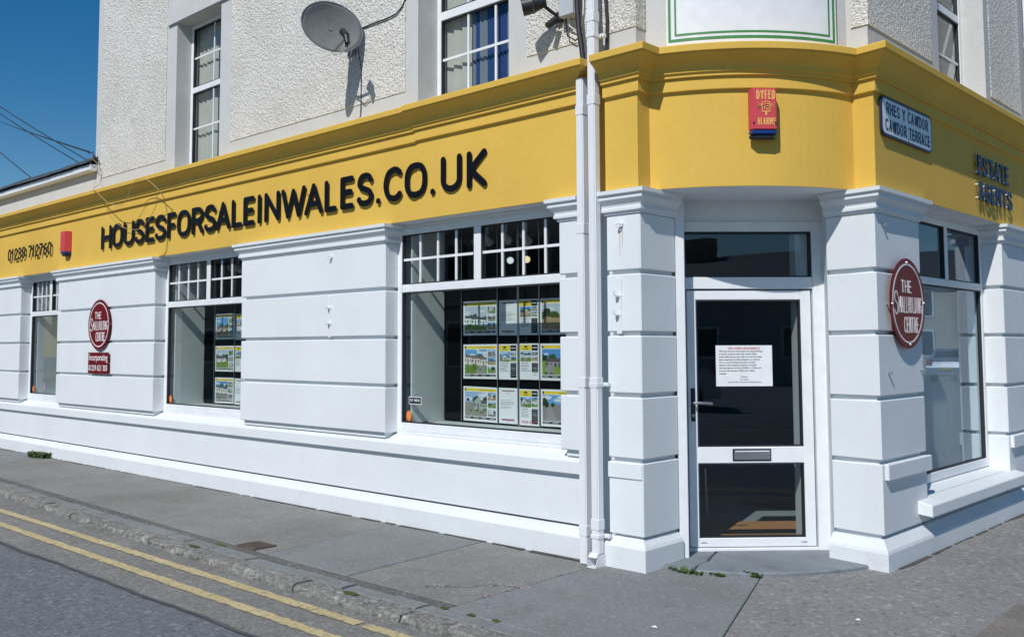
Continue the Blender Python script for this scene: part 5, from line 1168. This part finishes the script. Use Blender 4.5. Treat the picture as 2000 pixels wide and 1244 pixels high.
for k, (x0, x1, wm, lb) in enumerate(((-52, -40, 'greycottage', 'grey rendered house farthest down the opposite side of the street'), (-39.8, -28, 'cottage', 'cream rendered house down the opposite side of the street'), (-27.8, -16, 'greycottage', 'grey rendered house across the street from the long wall'))):
    house('terraced_house', x0, x1, -17, -9.5, 5.2, 7.6, 'x', wm, lb, [('y+', x0 + 2.5 + 3.4 * q, z, 1.1, 1.5) for q in range(3) for z in (.9, 3.4)], [(x0 + .8, -13.2)])
house('cottage', 26, 36, -26, -1.5, 4.0, 5.95, 'y', 'greycottage', 'low slate roofed cottage behind the viewer, mirrored over the door', [('x-', -20 + 4 * q, 1.0, 1.2, 1.4) for q in range(4)], [(31, -15.5)])
house('side_house', 1.5, 17, 54, 62, 4.9, 7.1, 'x', 'cottage', 'cream house up the side street, mirrored in the side window', [('y-', 4 + 3.2 * q, z, 1.1, 1.5) for q in range(4) for z in (.9, 3.1)], [(3, 58)])
# cars parked up the side street and behind the viewer
def car(cx, cy, rot, paint, label, s=1.0):
    h0 = ROADZ; t = thing('parked_car', label, 'car', (cx, cy, h0), 'cars seen only in the glass')
    Q = Matrix.Translation((cx, cy, h0)) @ Matrix.Rotation(rot, 4, 'Z')
    def T(mb): mb.v = [tuple(Q @ Vector((x * s, y * s, z * s))) for x, y, z in mb.v]; return mb
    prof = [(0, .32), (.02, .62), (.10, .86), (.32, 1.02), (.62, 1.38), (1.05, 1.46), (1.9, 1.44), (2.55, 1.06), (3.5, .92), (3.85, .74), (3.9, .36), (3.6, .22), (.3, .22)]
    n = len(prof); w2 = .84
    vs = [(q * (w2 if z < .95 else w2 - .17 * (z - .95) / .5), y, z) for q in (-1, 1) for y, z in prof]
    T(MB().add(vs, [tuple(range(n)), tuple(range(n, 2 * n))] + [(i, (i + 1) % n, n + (i + 1) % n, n + i) for i in range(n)])).build('body', paint, t, bevel=.03, seg=2)
    T(MB().add([(-.62, .335, 1.075), (.62, .335, 1.075), (.55, .58, 1.36), (-.55, .58, 1.36)], [(0, 1, 2, 3)])).build('rear_window', 'board', t)
    T(MB().add([(-.62, 2.54, 1.10), (.62, 2.54, 1.10), (.55, 1.96, 1.435), (-.55, 1.96, 1.435)], [(0, 1, 2, 3)])).build('windscreen', 'board', t)
    for q in (-1, 1):
        T(MB().add([(q * .835, .55, 1.06), (q * .835, 1.30, 1.04), (q * .745, 1.30, 1.38), (q * .755, .80, 1.36)], [(0, 1, 2, 3)])).build('side_window', 'board', t)
        T(MB().add([(q * .835, 1.38, 1.04), (q * .835, 2.40, 1.03), (q * .745, 1.90, 1.38), (q * .745, 1.38, 1.39)], [(0, 1, 2, 3)])).build('side_window', 'board', t)
        T(MB().wbox(q * .72 - .10, q * .72 + .10, .0, .22, .72, .98)).build('tail_light', 'redlens', t, bevel=.02)
        T(MB().wbox(q * .62 - .16, q * .62 + .16, 3.62, 3.86, .62, .78)).build('headlight', 'steel', t, bevel=.02)
        for y in (.72, 3.2):
            w_ = T(MB().cyl((q * .66, y, .30), (q * .86, y, .30), .30, None, 24)).build('wheel', 'tyre', t); T(MB().cyl((q * .861, y, .30), (q * .868, y, .30), .19, None, 20)).build('rim', 'steel', w_)
    T(MB().wbox(-.26, .26, -.045, -.032, .50, .61)).build('number_plate', 'plate', t); T(MB().wbox(-.80, .80, -.03, .10, .28, .42)).build('bumper', paint, t, bevel=.02)
car(9.0, 43.5, 0.0, 'car', 'silver hatchback parked up the side street, mirrored in the side window')
car(11.6, -2.9, R(144), 'car', 'silver hatchback parked across the junction, mirrored in the door glass', 1.05)
